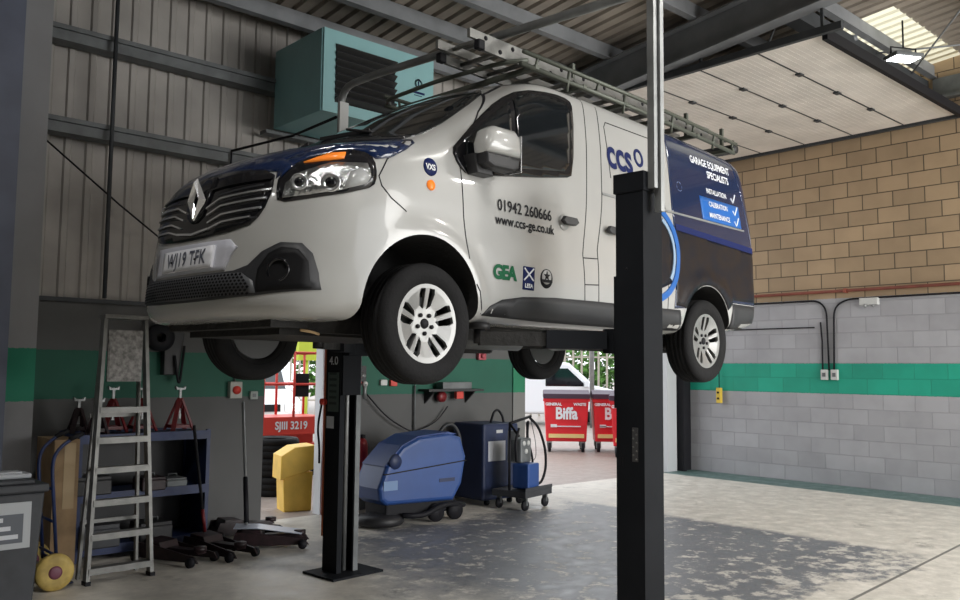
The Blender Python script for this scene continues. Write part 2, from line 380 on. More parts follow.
# outer skin to stop light
q = MB(); q.b2((-8, YL + 0.2, WT), (8.83, YL + 0.26, 5.8)); q.b2((8.83, YL + 0.2, 5.3), (13.3, YL + 0.26, 5.8)); struct(q.build('wall_left_outer', 'sheet'))
# right wall
q = MB(); q.b2((XR, -5, 0), (XR + 0.25, YL + 0.25, 7.2)); struct(q.build('wall_right', 'wallR'))
# wall behind the camera (left part only) and far left
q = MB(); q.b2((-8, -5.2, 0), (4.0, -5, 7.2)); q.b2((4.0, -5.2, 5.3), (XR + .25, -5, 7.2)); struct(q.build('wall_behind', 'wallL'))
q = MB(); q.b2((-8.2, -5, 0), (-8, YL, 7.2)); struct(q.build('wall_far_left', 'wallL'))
# roof
S = 0.10
def rz_(y): return 5.75 + S * (YL - y)
q = MB(); ys = []
SK = [(11.1, 12.7, 3.6, 5.05)]
# ribbed roof sheets, ribs running up the slope (along y)
def roofstrip(x0, x1, ya, yb, name, m):
    q = MB(); pts = []; x = x0; pitch = 0.2
    while x < x1 - 1e-6:
        pts += [(x, 0), (x + pitch * 0.62, 0), (x + pitch * 0.72, 0.04), (x + pitch * 0.9, 0.04)]; x += pitch
    pts.append((x, 0))
    a = [q.bm.verts.new((px, ya, rz_(ya) + dz)) for px, dz in pts]; b = [q.bm.verts.new((px, yb, rz_(yb) + dz)) for px, dz in pts]
    for i in range(len(pts) - 1): q.bm.faces.new((a[i], a[i + 1], b[i + 1], b[i]))
    return q.build(name, m, fix=False)
c = roofstrip(-8, 10.6, -5.2, YL + .3, 'ceiling', 'roof'); struct(c)
c = roofstrip(10.6, 13.2, 4.9, YL + .3, 'ceiling_corner', 'roof'); struct(c)
c = roofstrip(10.6, 13.2, -5.2, 2.2, 'ceiling_front', 'roof'); struct(c)
c = roofstrip(10.6, 13.2, 3.55, 4.15, 'ceiling_between_rooflights', 'roof'); struct(c)
c = roofstrip(10.6, 13.2, 4.15, 4.9, 'ceiling_rooflight', 'skylight'); struct(c)
c = roofstrip(10.6, 13.2, 2.2, 3.55, 'ceiling_rooflight_front', 'skylight'); struct(c)
# purlins along x
q = MB()
for y in (8.45, 7.65, 6.9, 5.6, 4.55, 3.3, 1.8, 0.3, -1.5, -3.3):
    z = rz_(y) - 0.10; q.b2((-8, y - 0.015, z - 0.09), (XR, y + 0.015, z + 0.09)); q.b2((-8, y - 0.05, z - 0.10), (XR, y + 0.05, z - 0.085))
struct(q.build('trim_roof_purlins', 'steel_mid'))
# rafters (portal frames) along y
q = MB()
for x in (8.55, 2.1, -4.2):
    a0, b0 = (x, YL, rz_(YL) - 0.20), (x, -5, rz_(-5) - 0.20)
    for dz, wd, ht in ((-0.02, 0.20, 0.02), (-0.21, 0.012, 0.40), (-0.42, 0.20, 0.02)):
        q.bar((x, YL, a0[2] + dz), (x, -5, b0[2] + dz), wd, ht)
struct(q.build('trim_roof_rafters', 'steel_mid'))
# hipped light flange edges, diagonal bracing
q = MB(); q.tube([(8.7, 8.6, 5.2), (10.6, 4.6, 5.95)], 0.04); q.tube([(8.5, 4.4, 5.85), (12.9, 7.9, 5.5)], 0.012)
q.tube([(10.4, 3.2, 6.0), (12.9, 5.0, 5.9)], 0.012); q.tube([(12.2, 3.4, 6.0), (11.2, 4.6, 5.9)], 0.012)
struct(q.build('trim_roof_bracing', 'steel_mid'))
# beam along x by the raised door and along the right wall
q = MB(); q.b2((8.6, 4.62, 5.72), (XR, 4.70, 5.95)); q.b2((8.6, 4.56, 5.72), (XR, 4.76, 5.74)); struct(q.build('trim_door_beam', 'steel_dark'))
q = MB(); q.b2((XR - 0.02, -5, 5.62), (XR - 0.16, 4.55, 5.66)); q.b2((XR - 0.02, -5, 5.66), (XR - 0.05, 4.55, 5.95)); struct(q.build('trim_right_wall_beam', 'galv_dark'))
# cladding girts on the left wall
q = MB()
for z in (4.90, 4.0):
    q.b2((2.26, YL - 0.12, z - 0.07), (8.5, YL + 0.06, z + 0.075)); q.b2((2.26, YL - 0.15, z + 0.03), (8.5, YL - 0.12, z + 0.075))
struct(q.build('trim_girts', 'galv_dark'))
q = MB(); q.tube([(2.87, YL - 0.2, 2.36), (2.87, YL - 0.2, 5.7)], 0.02)
struct(q.build('trim_downpipe', 'steel_dark'))
# steel columns
q = MB(); q.b2((1.98, 8.30, 0), (2.22, 8.325, 5.6)); q.b2((1.98, 8.70, 0), (2.22, 8.725, 5.6)); q.b2((2.09, 8.32, 0), (2.11, 8.72, 5.6))
o = struct(q.build('trim_column_left', wall_mat('column paint', 0, (0.27, 0.27, 0.28), (0.012, 0.22, 0.13), (0.17, 0.18, 0.20), 9, False)))
q = MB(); q.b2((1.35, 8.10, 0), (1.945, 8.4, 5.7)); struct(q.build('trim_column_far_left', 'steel_blue'))
q = MB(); q.b2((8.60, YL - 0.02, 0), (8.84, YL + 0.36, 5.6)); struct(q.build('trim_door_jamb_left', wall_mat('jamb paint', 0, (0.17, 0.17, 0.165), (0.012, 0.18, 0.09), (0.17, 0.18, 0.20), 9, False)))
q = MB(); q.b2((12.35, YL + 0.02, 0), (12.62, YL + 0.35, 5.6)); struct(q.build('trim_door_jamb_right', mat('pale grey jamb', (0.5, 0.52, 0.54), 0.5)))
q = MB(); q.b2((12.66, YL - 0.10, 0), (12.74, YL + 0.05, 5.4)); q.b2((12.80, YL - 0.02, 0), (12.985, YL + 0.05, 5.4)); struct(q.build('trim_door_track_right', 'ink'))
q = MB(); q.b2((5.47, YL + 0.005, 0), (5.499, YL + 0.16, 2.32)); struct(q.build('trim_side_door_post', mat('white post', (0.62, 0.64, 0.67), 0.5)))
q = MB(); q.b2((5.49, YL - 0.012, 0), (5.515, YL + 0.004, 2.32)); struct(q.build('trim_side_door_edge', mat('red edge', (0.6, 0.12, 0.08), 0.5)))
# sectional door, raised and lying under the roof
dr = thing('door_1', 'off-white sectional overhead door raised under the roof beside the block wall', 'door', (0, 0, 0)); dr['kind'] = 'structure'; del dr['category']
for i in range(6):
    y0 = 4.16 + i * 0.76
    q = MB(); q.b2((8.72, y0 + 0.008, 5.33), (12.80, y0 + 0.752, 5.375))
    for k in range(1, 10): q.b2((8.72, y0 + k * 0.076 - 0.002, 5.3285), (12.80, y0 + k * 0.076 + 0.002, 5.331))
    p = q.build('door_panel', 'doorpanel', dr)
    if i: q = MB(); q.b2((8.72, y0 - .012, 5.327), (12.80, y0 + .012, 5.332)); q.build('seam', 'steel_dark', p)
    q = MB()
    for x in (9.7, 10.7, 11.7): q.b2((x - 0.05, y0 - 0.035, 5.31), (x + 0.05, y0 + 0.035, 5.33))
    if i: q.build('hinge', 'steel_dark', p)
q = MB(); q.b2((8.72, 4.10, 5.27), (12.85, 4.16, 5.39)); q.build('bottom_seal', 'ink', dr)
for x in (8.64, 12.88):
    q = MB(); q.b2((x - 0.03, 3.9, 5.30), (x + 0.03, YL - 0.1, 5.38))
    for y in (4.1, 5.6, 7.1, 8.4): q.b2((x - 0.015, y, 5.38), (x + 0.015, y + 0.03, 5.7))
    q.build('track', 'steel_dark', dr)

# =================================================================== THE VAN
VX, VY, VZ, VTH = 5.9805, 4.8451, 1.6796, 3.2163
van = thing('panel_van', 'white and navy panel van with signwriting, raised on the two post lift', 'van', (VX, VY, VZ), VTH)
def chaikin(P, n=2, closed=True):
    P = np.array(P, float)
    for _ in range(n):
        Q = np.roll(P, -1, 0)
        P = np.stack([0.75 * P + 0.25 * Q, 0.25 * P + 0.75 * Q], 1).reshape(-1, 2)
    return P
def sdpoly(P, u, v):
    """signed distance (negative inside) of points to polygon P"""
    d = np.full(u.shape, 1e9); ins = np.zeros(u.shape, bool); n = len(P)
    for i in range(n):
        a, b = P[i], P[(i + 1) % n]; ex, ey = b - a; wx, wy = u - a[0], v - a[1]
        t = np.clip((wx * ex + wy * ey) / (ex * ex + ey * ey + 1e-12), 0, 1)
        d = np.minimum(d, (wx - t * ex) ** 2 + (wy - t * ey) ** 2)
        if abs(b[1] - a[1]) > 1e-12:
            c = ((a[1] > v) != (b[1] > v)) & (u < (b[0] - a[0]) * (v - a[1]) / (b[1] - a[1]) + a[0]); ins ^= c
    return np.where(ins, -1, 1) * np.sqrt(d)
SIL = chaikin([(-.90, .41), (-.965, .47), (-.968, .95), (-.955, 1.5), (-.93, 1.80), (-.87, 1.94), (-.6, 1.985), (0, 2.01), (.8, 2.045), (1.6, 2.06), (1.95, 2.045),
       (2.25, 1.945), (2.7, 1.715), (3.1, 1.475), (3.34, 1.335), (3.50, 1.285), (3.70, 1.235), (3.83, 1.165), (3.925, 1.065), (3.975, .93), (4.0, .78), (4.02, .66), (4.03, .56), (4.055, .43), (4.045, .31), (3.97, .255), (3.7, .245),
       (3.2, .28), (2.7, .305), (.4, .305), (-.4, .36)], 2)
SEC = chaikin([(-2.5, 2.09), (-2.5, .2), (-.6, .2), (-.1, .2), (.4, .2), (.80, .21), (.90, .30), (.945, .40), (.957, .58), (.960, .72), (.950, .86), (.948, 1.02), (.938, 1.18), (.915, 1.34), (.872, 1.62), (.825, 1.86), (.79, 1.955), (.72, 2.01), (.5, 2.05), (.2, 2.08), (-.2, 2.09), (-.6, 2.09)], 2)
def smax(a, b, k):
    h = np.clip(0.5 + 0.5 * (a - b) / k, 0, 1); return b * (1 - h) + a * h + k * h * (1 - h)
def sst(x, a, b):
    t = np.clip((x - a) / (b - a), 0, 1); return t * t * (3 - 2 * t)
def F_(x, y, z):
    ay = np.abs(y)
    yy = np.clip(ay / .965, 0, .9995)
    rn = 0.80 * (1 - (1 - yy ** 2.9) ** (1 / 2.8))
    rw_ = 0.26 * yy ** 2.2 + .10 * yy ** 8
    t = sst(z, 1.02, 1.38); rec = rn * (1 - t) + rw_ * t
    rec = rec * sst(x, 1.2, 2.6)
    rear = 0.10 * yy ** 5 * sst(-x, 0.3, 0.9)
    drop = 0.05 * yy ** 2 * sst(z, 1.15, 1.7)
    a = sdpoly(SIL, x + rec - rear, z + drop)
    # wheel arch flares and lower body swell
    fl = 0
    for wx in (0.0, 3.12):
        r = np.sqrt((x - wx) ** 2 + (z - .34) ** 2); fl = fl + 0.014 * np.exp(-((r - .44) / .045) ** 2)
    b = sdpoly(SEC, ay - fl, z)
    k = 0.10 + 0.06 * sst(x, 2.6, 3.4) * sst(-z, -1.2, -.9)
    return smax(a, b, k)
SX0, SX1, SZ0, SZ1 = -.55, 3.15, .62, .98
def cast(px, py, pz):
    ox = np.clip(px, SX0, SX1); oz = np.clip(pz, SZ0, SZ1); oy = np.zeros_like(px)
    lo = np.zeros_like(px); hi = np.ones_like(px)
    for _ in range(18):
        m_ = (lo + hi) / 2; f = F_(ox + (px - ox) * m_, oy + (py - oy) * m_, oz + (pz - oz) * m_)
        lo = np.where(f < 0, m_, lo); hi = np.where(f < 0, hi, m_)
    return ox + (px - ox) * lo, py * lo, oz + (pz - oz) * lo
BX0, BX1, BY, BZ0, BZ1 = -1.1, 4.25, 1.12, .08, 2.25
st = 0.032
def lin(a, b): n = max(2, int(round((b - a) / st)) + 1); return np.linspace(a, b, n)
gx, gy, gz = lin(BX0, BX1), lin(0, BY), lin(BZ0, BZ1)
bm = bmesh.new()
def addgrid(A, B, fn):
    U, V = np.meshgrid(A, B, indexing='ij'); px, py, pz = fn(U, V); X, Y, Z = cast(px.ravel(), py.ravel(), pz.ravel())
    for sgn in (1, -1):
        vs = [bm.verts.new((X[i], sgn * Y[i], Z[i])) for i in range(len(X))]; nb = len(B)
        for i in range(len(A) - 1):
            for j in range(nb - 1):
                ids = (vs[i * nb + j], vs[(i + 1) * nb + j], vs[(i + 1) * nb + j + 1], vs[i * nb + j + 1])
                bm.faces.new(ids)
addgrid(gx, gz, lambda U, V: (U, np.full_like(U, BY), V))
addgrid(gx, gy, lambda U, V: (U, V, np.full_like(U, BZ1)))
addgrid(gx, gy, lambda U, V: (U, V, np.full_like(U, BZ0)))
addgrid(gy, gz, lambda U, V: (np.full_like(U, BX1), U, V))
addgrid(gy, gz, lambda U, V: (np.full_like(U, BX0), U, V))
bmesh.ops.remove_doubles(bm, verts=bm.verts, dist=0.0008)
bmesh.ops.recalc_face_normals(bm, faces=bm.faces)
BVH = BVHTree.FromBMesh(bm)
hm = bpy.data.meshes.new('body'); bm.to_mesh(hm); bm.free()
hm.materials.append(M['white']); hm.materials.append(M['liner'])
for p in hm.polygons: p.use_smooth = True
body0 = bpy.data.objects.new('tmp', hm); COL.objects.link(body0)
q = MB()
for s_ in (1, -1):
    q.lathe([(0, .52 * s_), (.385, .52 * s_), (.385, 1.3 * s_), (0, 1.3 * s_)], (0, 0, .335), n=64)
    q.lathe([(0, .50 * s_), (.425, .50 * s_), (.425, 1.3 * s_), (0, 1.3 * s_)], (3.13, 0, .335), n=64)
    q.box((0, .9 * s_, .1), (.77, .78, .46)); q.box((3.13, .9 * s_, .1), (.85, .8, .46))
    bmesh.ops.recalc_face_normals(q.bm, faces=q.bm.faces)
cut = q.build('cut', 'liner')
for p in cut.data.polygons: p.material_index = 0
cut.data.materials.clear(); cut.data.materials.append(M['liner'])
bmod = body0.modifiers.new('b', 'BOOLEAN'); bmod.operation = 'DIFFERENCE'; bmod.object = cut; bmod.solver = 'EXACT'; bmod.use_self = True
try: bmod.material_mode = 'TRANSFER'
except Exception: pass
dg = bpy.context.evaluated_depsgraph_get(); dg.update()
bme = bpy.data.meshes.new_from_object(body0.evaluated_get(dg))
bpy.data.objects.remove(body0); bpy.data.objects.remove(cut)
bme.name = 'body'
try: bme.set_sharp_from_angle(angle=R(35))
except Exception: pass
for p in bme.polygons: p.use_smooth = True
body = bpy.data.objects.new('body', bme); COL.objects.link(body); body.parent = van
print('BODY', len(bme.polygons), [m_.name for m_ in bme.materials])

def basis(phi, tilt=0.0):
    d = Vector((-math.cos(phi) * math.cos(tilt), -math.sin(phi) * math.cos(tilt), -math.sin(tilt)))
    u = Vector((-math.sin(phi), math.cos(phi), 0)); v = u.cross(d) * -1
    if v.z < 0: v = -v
    return u, v, d
def hullpt(u, v, pj, off=0.0):
    """project plane coordinates on the van skin"""
    if pj == 'side': o, d = Vector((u, 3, v)), Vector((0, -1, 0))
    elif pj == 'side2': o, d = Vector((u, -3, v)), Vector((0, 1, 0))
    elif pj == 'front': o, d = Vector((6, u, v)), Vector((-1, 0, 0))
    elif pj == 'top': o, d = Vector((u, v, 4)), Vector((0, 0, -1))
    elif pj == 'screen':                      # u = y, v = x, looking square on to the windscreen
        d = Vector((-0.5, 0, -0.86)); o = Vector((v, u, 1.5)) - d * 3
    elif pj == 'rear': o, d = Vector((-4, u, v)), Vector((1, 0, 0))
    else: # (phi)
        ph = pj; d = Vector((-math.cos(ph), -math.sin(ph), 0)); uu = Vector((-math.sin(ph), math.cos(ph), 0)); o = Vector((3.6, .8, v)) + uu * u - d * 5
    h, n, i, dist = BVH.ray_cast(o, d)
    if h is None: h, n, i, dist = BVH.find_nearest(o + d * 3)
    if n.dot(d) > 0: n = -n
    return h + n * off
def panel(name, poly, pj, m, off=0.003, thick=0.008, parent=van, res=0.045, smooth=0):
    P = chaikin(poly, smooth) if smooth else np.array(poly, float)
    # densify boundary
    B = []
    n = len(P)
    for i in range(n):
        a, b = P[i], P[(i + 1) % n]; k = max(1, int(np.ceil(np.hypot(*(b - a)) / res)))
        for j in range(k): B.append(a + (b - a) * j / k)
    B = np.array(B); x0, y0 = B.min(0); x1, y1 = B.max(0)
    GX, GY = np.meshgrid(np.arange(x0 + res / 2, x1, res), np.arange(y0 + res / 2, y1, res)); gx_, gy_ = GX.ravel(), GY.ravel()
    if len(gx_):
        k = sdpoly(B, gx_, gy_) < -res * 0.35; I = np.stack([gx_[k], gy_[k]], 1)
    else: I = np.zeros((0, 2))
    pts = [Vector(p) for p in B] + [Vector(p) for p in I]; nb = len(B)
    vv, ee, ff, _, _, _ = geometry.delaunay_2d_cdt(pts, [], [list(range(nb))], 1, 1e-6)
    bm = bmesh.new(); top = [bm.verts.new(hullpt(p.x, p.y, pj, off)) for p in vv]
    for f in ff:
        try: fc = bm.faces.new([top[i] for i in f]); fc.smooth = True
        except ValueError: pass
    if thick:
        bnd = [e for e in bm.edges if e.is_boundary]
        low = {}
        for e in bnd:
            for v in e.verts:
                if v not in low:
                    h, n_, i_, d_ = BVH.find_nearest(v.co); low[v] = bm.verts.new(v.co + (h - v.co).normalized() * (thick + off))
        for e in bnd:
            a, b = e.verts; f = bm.faces.new((a, b, low[b], low[a])); f.smooth = False
    bmesh.ops.recalc_face_normals(bm, faces=bm.faces)
    q = MB(); q.bm.free(); q.bm = bm
    o = q.build(name, m, parent, fix=False)
    # make the outside face outwards
    me = o.data; c = Vector((1.5, 0, 1.0)); tot = sum(((p.center - Vector((min(max(p.center.x, -.5), 3.1), 0, .9))).dot(p.normal)) * p.area for p in me.polygons)
    if tot < 0: me.flip_normals()
    return o
def ribbon(name, pts, pj, m, wd=0.008, off=0.002, parent=van, ht=0.004, res=0.03):
    P = [Vector(p) for p in pts]; D = []
    for a, b in zip(P, P[1:]):
        k = max(1, int((b - a).length / res)); D += [a + (b - a) * j / k for j in range(k)]
    D.append(P[-1]); q = MB()
    prev = None; W = []
    for i, p in enumerate(D):
        t = (D[min(i + 1, len(D) - 1)] - D[max(i - 1, 0)]).normalized(); n2 = Vector((-t.y, t.x)) * wd / 2
        a = hullpt(p.x + n2.x, p.y + n2.y, pj, off + ht); b = hullpt(p.x - n2.x, p.y - n2.y, pj, off + ht)
        a2 = hullpt(p.x + n2.x * 1.1, p.y + n2.y * 1.1, pj, -0.002); b2 = hullpt(p.x - n2.x * 1.1, p.y - n2.y * 1.1, pj, -0.002)
        W.append([q.bm.verts.new(c_) for c_ in (a, b, b2, a2)])
    for r0, r1 in zip(W, W[1:]):
        for k in range(4): f = q.bm.faces.new((r0[k], r0[(k + 1) % 4], r1[(k + 1) % 4], r1[k])); f.smooth = False
    q.bm.faces.new(W[0]); q.bm.faces.new(W[-1][::-1])
    return q.build(name, m, parent)
def vtext(name, txt, size, x, z, m, bold=0.0, align='CENTER', parent=van, pj='side', squash=1.0, off=0.004, slope=0.0, spacing=1.0):
    """lettering on the left flank; text runs towards the rear"""
    bm = text_bm(txt, size, bold, spacing, align, 0.0)
    bmesh.ops.triangulate(bm, faces=bm.faces)
    for v in bm.verts: v.co = hullpt(x - v.co.x * squash, z + v.co.y - v.co.x * squash * slope, pj, off)
    for f in bm.faces:
        f.normal_update()
        if f.normal.y < 0: f.normal_flip()
    q = MB(); q.bm.free(); q.bm = bm; return q.build(name, m, parent, fix=False)
def ring2(cx, cz, r, n=28): return [(cx + r * math.cos(2 * PI * k / n), cz + r * math.sin(2 * PI * k / n)) for k in range(n)]
def mir(poly): return [(-a, b) for a, b in poly][::-1]

# --- glazing
for pj in ('side', 'side2'):
    s0 = panel('door_window', [(2.92, 1.29), (2.88, 1.20), (2.80, 1.155), (1.85, 1.30), (1.76, 1.34), (1.65, 1.84), (1.67, 1.905), (1.86, 1.905), (2.18, 1.85), (2.40, 1.73), (2.67, 1.52), (2.86, 1.35)], pj, 'gloss_black', off=0.006, smooth=1, res=.03)
    panel('window_glass', [(2.82, 1.20), (2.40, 1.262), (2.34, 1.72), (2.56, 1.56), (2.80, 1.36)], pj, 'glass', off=0.011, parent=s0, res=.03)
    panel('window_glass', [(2.35, 1.275), (1.86, 1.345), (1.80, 1.40), (1.71, 1.80), (1.73, 1.86), (1.86, 1.87), (2.13, 1.83), (2.29, 1.75)], pj, 'glass', off=0.011, parent=s0, smooth=0, res=.03)
panel('windscreen', [(-.60, 3.30), (.60, 3.30), (.79, 3.27), (.81, 3.15), (.80, 2.95), (.765, 2.73), (.70, 2.40), (.62, 2.12), (.45, 2.05), (-.45, 2.05), (-.62, 2.12), (-.70, 2.40), (-.765, 2.73), (-.80, 2.95), (-.81, 3.15), (-.79, 3.27)], 'screen', 'glass', off=0.006, smooth=1)
cw = panel('cowl', [(-.66, 3.40), (.66, 3.40), (.80, 3.28), (.80, 3.20), (.66, 3.24), (.5, 3.27), (-.5, 3.27), (-.66, 3.24), (-.80, 3.20), (-.80, 3.28)], 'screen', 'black', off=0.006)
for y0, y1, x1 in ((.55, -.10, 2.90), (-.25, -.72, 2.86)):
    q = MB(); a = hullpt(y0, 3.27, 'screen', 0.03); b = hullpt(y1 * .6 + y0 * .4, x1 + .18, 'screen', 0.03); c_ = hullpt(y1, x1 + .2, 'screen', 0.02); d_ = hullpt(y0 * .8, x1 + .27, 'screen', 0.02)
    q.tube([a, b], 0.009, 6); q.bar(c_, d_, 0.01, 0.02); q.build('wiper', 'black', van)
# --- bonnet vinyl
bh = [(3.19, .83), (3.28, .882), (3.42, .882), (3.56, .775), (3.75, .635), (3.84, .54), (3.89, .3), (3.905, 0)]
bh2 = [(3.34, 0), (3.30, .4), (3.22, .7)]
panel('bonnet', [(a, b) for a, b in bh] + [(a, -b) for a, b in bh[::-1][1:]] + [(a, -b) for a, b in bh2[::-1]] + bh2[1:], 'top', 'blue', off=0.003, smooth=1)
be = panel('bonnet_edge', [(-.335, 1.0), (-.25, 1.075), (-.12, 1.13), (0, 1.168), (.11, 1.165), (.17, 1.13), (.24, 1.15), (.31, 1.215), (.35, 1.28), (.33, 1.31), (.2, 1.29), (0, 1.24), (-.15, 1.195), (-.33, 1.10)], R(42), 'blue', off=.0035, thick=.003)
# --- grille
gr = panel('grille', [(-.575, 1.05), (-.60, .94), (-.57, .82), (-.48, .74), (0, .712), (.48, .74), (.57, .82), (.60, .94), (.575, 1.05), (.3, 1.085), (0, 1.10), (-.3, 1.085)], 'front', 'gloss_black', off=0.006, smooth=1)
for z0, z1, yi, ye in ((.99, 1.00, .10, .58), (.885, .94, .11, .60), (.845, .895, .13, .58), (.80, .845, .15, .56), (.765, .80, .17, .50)):
    for s_ in (1, -1):
        ribbon('grille_bar', [(s_ * yi, z0), (s_ * (yi + .12), z0 + (z1 - z0) * .75), (s_ * ye, z1)], 'front', 'chrome' if z0 < .97 else 'gloss_black', wd=0.010, off=0.004, ht=0.012, parent=gr)
ribbon('grille_bar', [(-.17, .765), (0, .748), (.17, .765)], 'front', 'chrome', wd=0.012, off=0.004, ht=0.014, parent=gr)
for s_ in (1, -1):
    for z in (.96, .915, .87, .825, .785): ribbon('grille_slat', [(s_ * .18, z - .012), (s_ * .30, z), (s_ * .54, z + .012)], 'front', 'grey_plastic', wd=.010, off=.002, ht=.006, parent=gr)
panel('bonnet_lip', [(-.60, 1.04), (-.3, 1.075), (0, 1.09), (.3, 1.075), (.60, 1.04), (.62, 1.0), (.66, 1.08), (.55, 1.13), (.3, 1.15), (0, 1.155), (-.3, 1.15), (-.55, 1.13), (-.66, 1.08), (-.62, 1.0)], 'front', 'blue', off=.0045, thick=.003, res=.03)
# diamond emblem: an upright lozenge with an open centre on a black crest
panel('badge_crest', [(-.13, 1.06), (-.11, .86), (0, .80), (.11, .86), (.13, 1.06), (0, 1.09)], 'front', 'gloss_black', off=0.014, smooth=1)
q = MB(); o_ = hullpt(0, .935, 'front', 0.025)
outer = [(0, .13), (.088, 0), (0, -.13), (-.088, 0)]; inner = [(0, .075), (.036, 0), (0, -.075), (-.036, 0)]
ring = []
for (y, z), (yi, zi) in zip(outer, inner):
    ym, zm = (y + yi) / 2, (z + zi) / 2
    ring.append([q.bm.verts.new((o_.x - .002 - abs(y) * .06, o_.y + y, o_.z + z)), q.bm.verts.new((o_.x + .022, o_.y + ym, o_.z + zm)), q.bm.verts.new((o_.x - .002, o_.y + yi, o_.z + zi)), q.bm.verts.new((o_.x - .02, o_.y + ym, o_.z + zm))])
for i in range(4):
    a, b = ring[i], ring[(i + 1) % 4]
    for k in range(4): q.bm.faces.new((a[k], a[(k + 1) % 4], b[(k + 1) % 4], b[k]))
q.build('badge', 'chrome', van)
# --- headlights (both)
HL = [(-.02, .835), (.30, .865), (.62, .885), (.66, .93), (.635, 1.06), (.56, 1.135), (.40, 1.12), (.18, 1.05), (.02, .985), (-.02, .90)]
def mirror_obj(o, name=None, parent=van):
    me = o.data.copy()
    for v in me.vertices: v.co.y = -v.co.y
    me.flip_normals(); n = bpy.data.objects.new(name or o.name.split('.')[0], me); COL.objects.link(n); n.parent = parent; return n
PH = R(42)
def hl(u): return u
hq = []
h0 = panel('headlight', [(-.312, .865), (-.325, .94), (-.318, 1.015), (-.25, 1.082), (-.12, 1.135), (.0, 1.172), (.11, 1.168), (.165, 1.13), (.18, 1.04), (.165, .975), (.08, .94), (0, .915), (-.147, .885)], PH, 'gloss_black', off=0.004, smooth=1)
rf = panel('reflector', [(-.285, .89), (-.275, .97), (-.20, 1.03), (-.05, 1.085), (.13, 1.10), (.15, 1.04), (.13, .985), (0, .935), (-.147, .905)], PH, mat('faceted reflector', (0.55, 0.57, 0.58), 0.18, 0.9, bump=1.0, bscale=22), off=0.007, parent=h0)
n0 = Vector((math.cos(PH), math.sin(PH), 0)); lens = []
for (uu, rr) in ((-.20, .045), (-.04, .052)):
    c0 = hullpt(uu, .975, PH, 0.004); rot = n0.to_track_quat('Y', 'Z').to_matrix().to_4x4()
    p = MB(); p.lathe([(rr, 0), (rr, .014), (rr * .8, .014), (rr * .5, .004), (0, .0)], n=24); bmesh.ops.transform(p.bm, matrix=Matrix.Translation(c0) @ rot, verts=p.bm.verts); lens.append(p.build('lamp_bowl', 'chrome', h0))
    p = MB(); p.ball((0, .004, 0), rr * .6, 2, (1, .5, 1)); bmesh.ops.transform(p.bm, matrix=Matrix.Translation(c0) @ rot, verts=p.bm.verts); lens.append(p.build('bulb_lens', 'gloss_black', h0))
wp = panel('lens_corner', [(.02, .945), (.05, 1.04), (.10, 1.07), (.15, 1.03), (.13, .985)], PH, mat('milky lens corner', (.36, .37, .37), .2), off=0.011, parent=h0)
ind = panel('indicator', [(-.19, 1.085), (-.06, 1.14), (.02, 1.148), (.015, 1.112), (-.06, 1.10)], PH, 'orange', off=0.012, parent=h0)
mirror_obj(be); h1 = mirror_obj(h0)
for c_ in (rf, *lens, wp, ind): mirror_obj(c_, parent=h1)
# --- bumper: black fog surrounds, lower mesh, plate
half = [(0, .515), (.30, .515), (.44, .52), (.53, .545), (.60, .612), (.69, .658), (.78, .652), (.82, .60), (.845, .50), (.855, .415), (.58, .385), (.30, .372), (0, .37)]
bp0 = panel('bumper_trim', half + [(-a, b) for a, b in half[::-1][1:-1]], 'front', 'grey_plastic', off=0.004, smooth=0)
for s_ in (1, -1):
    fp = [(s_ * a_, b_) for a_, b_ in ((.60, .40), (.595, .52), (.64, .60), (.70, .632), (.77, .62), (.81, .56), (.83, .42))]
    panel('fog_recess', fp, 'front', mat('deep black plastic', (.006, .006, .007), .6, spec=.2), off=.009, smooth=0, res=.03)
mesh_g = panel('lower_grille', [(-.60, .395), (-.60, .505), (0, .508), (.50, .505), (.58, .46), (.60, .40), (0, .382)], 'front', mat('honeycomb grey', (0.075, 0.078, 0.085), 0.45), off=0.010, smooth=0)
q = MB()
def hexrow():
    for r_ in range(7):
        for c in range(44):
            y = -.60 + c * .0275 + (r_ % 2) * .01375; z = .397 + r_ * .0165
            if y < .56 - (max(0, z - .45)) * .8: yield y, z
for y, z in hexrow():
    pts = [hullpt(y + dx, z + dz, 'front', .0125) for dx, dz in ((0, .0075), (.0115, 0.0), (0, -.0075), (-.0115, 0.0))]
    vs = [q.bm.verts.new(p) for p in pts]; q.bm.faces.new(vs)
me_ = q.build('grille_mesh', 'black', mesh_g)
me_.data.materials.clear(); me_.data.materials.append(mat('honeycomb hole', (0.004, 0.004, 0.005), 0.8, spec=.1))
for s_ in (1, -1):
    fc = Vector(hullpt(s_ * .70, .515, 'front', 0.0)); 
    q = MB(); q.lathe([(.062, .0), (.062, .016), (.05, .016), (.045, -.02), (0, -.02)], n=24)
    rot = Vector((1, s_ * .55, 0)).normalized().to_track_quat('Y', 'Z').to_matrix().to_4x4(); bmesh.ops.transform(q.bm, matrix=Matrix.Translation(fc) @ rot, verts=q.bm.verts)
    q.build('fog_lamp_blank', 'gloss_black', van)
pl = panel('number_plate', [(-.27, .547), (.27, .547), (.27, .665), (-.27, .665)], 'front', 'platewhite', off=0.022, thick=0.012)
panel('plate_surround', [(-.40, .528), (-.43, .62), (-.40, .70), (.38, .69), (.44, .645), (.40, .60), (.37, .528)], 'front', mat('plate recess white', (0.55, 0.56, 0.63), 0.3, coat=.5), off=0.008)
bmt = text_bm('WJ19 TFK', .112, 0.002, 1.05)
bmesh.ops.triangulate(bmt, faces=bmt.faces)
for v in bmt.verts: v.co = hullpt(v.co.x * .84, .606 + v.co.y, 'front', 0.025)
q = MB(); q.bm.free(); q.bm = bmt; q.build('registration', mat('plate ink', (0.10, 0.11, 0.15), .5), pl, fix=False)
q = MB(); 
q.bm.free()
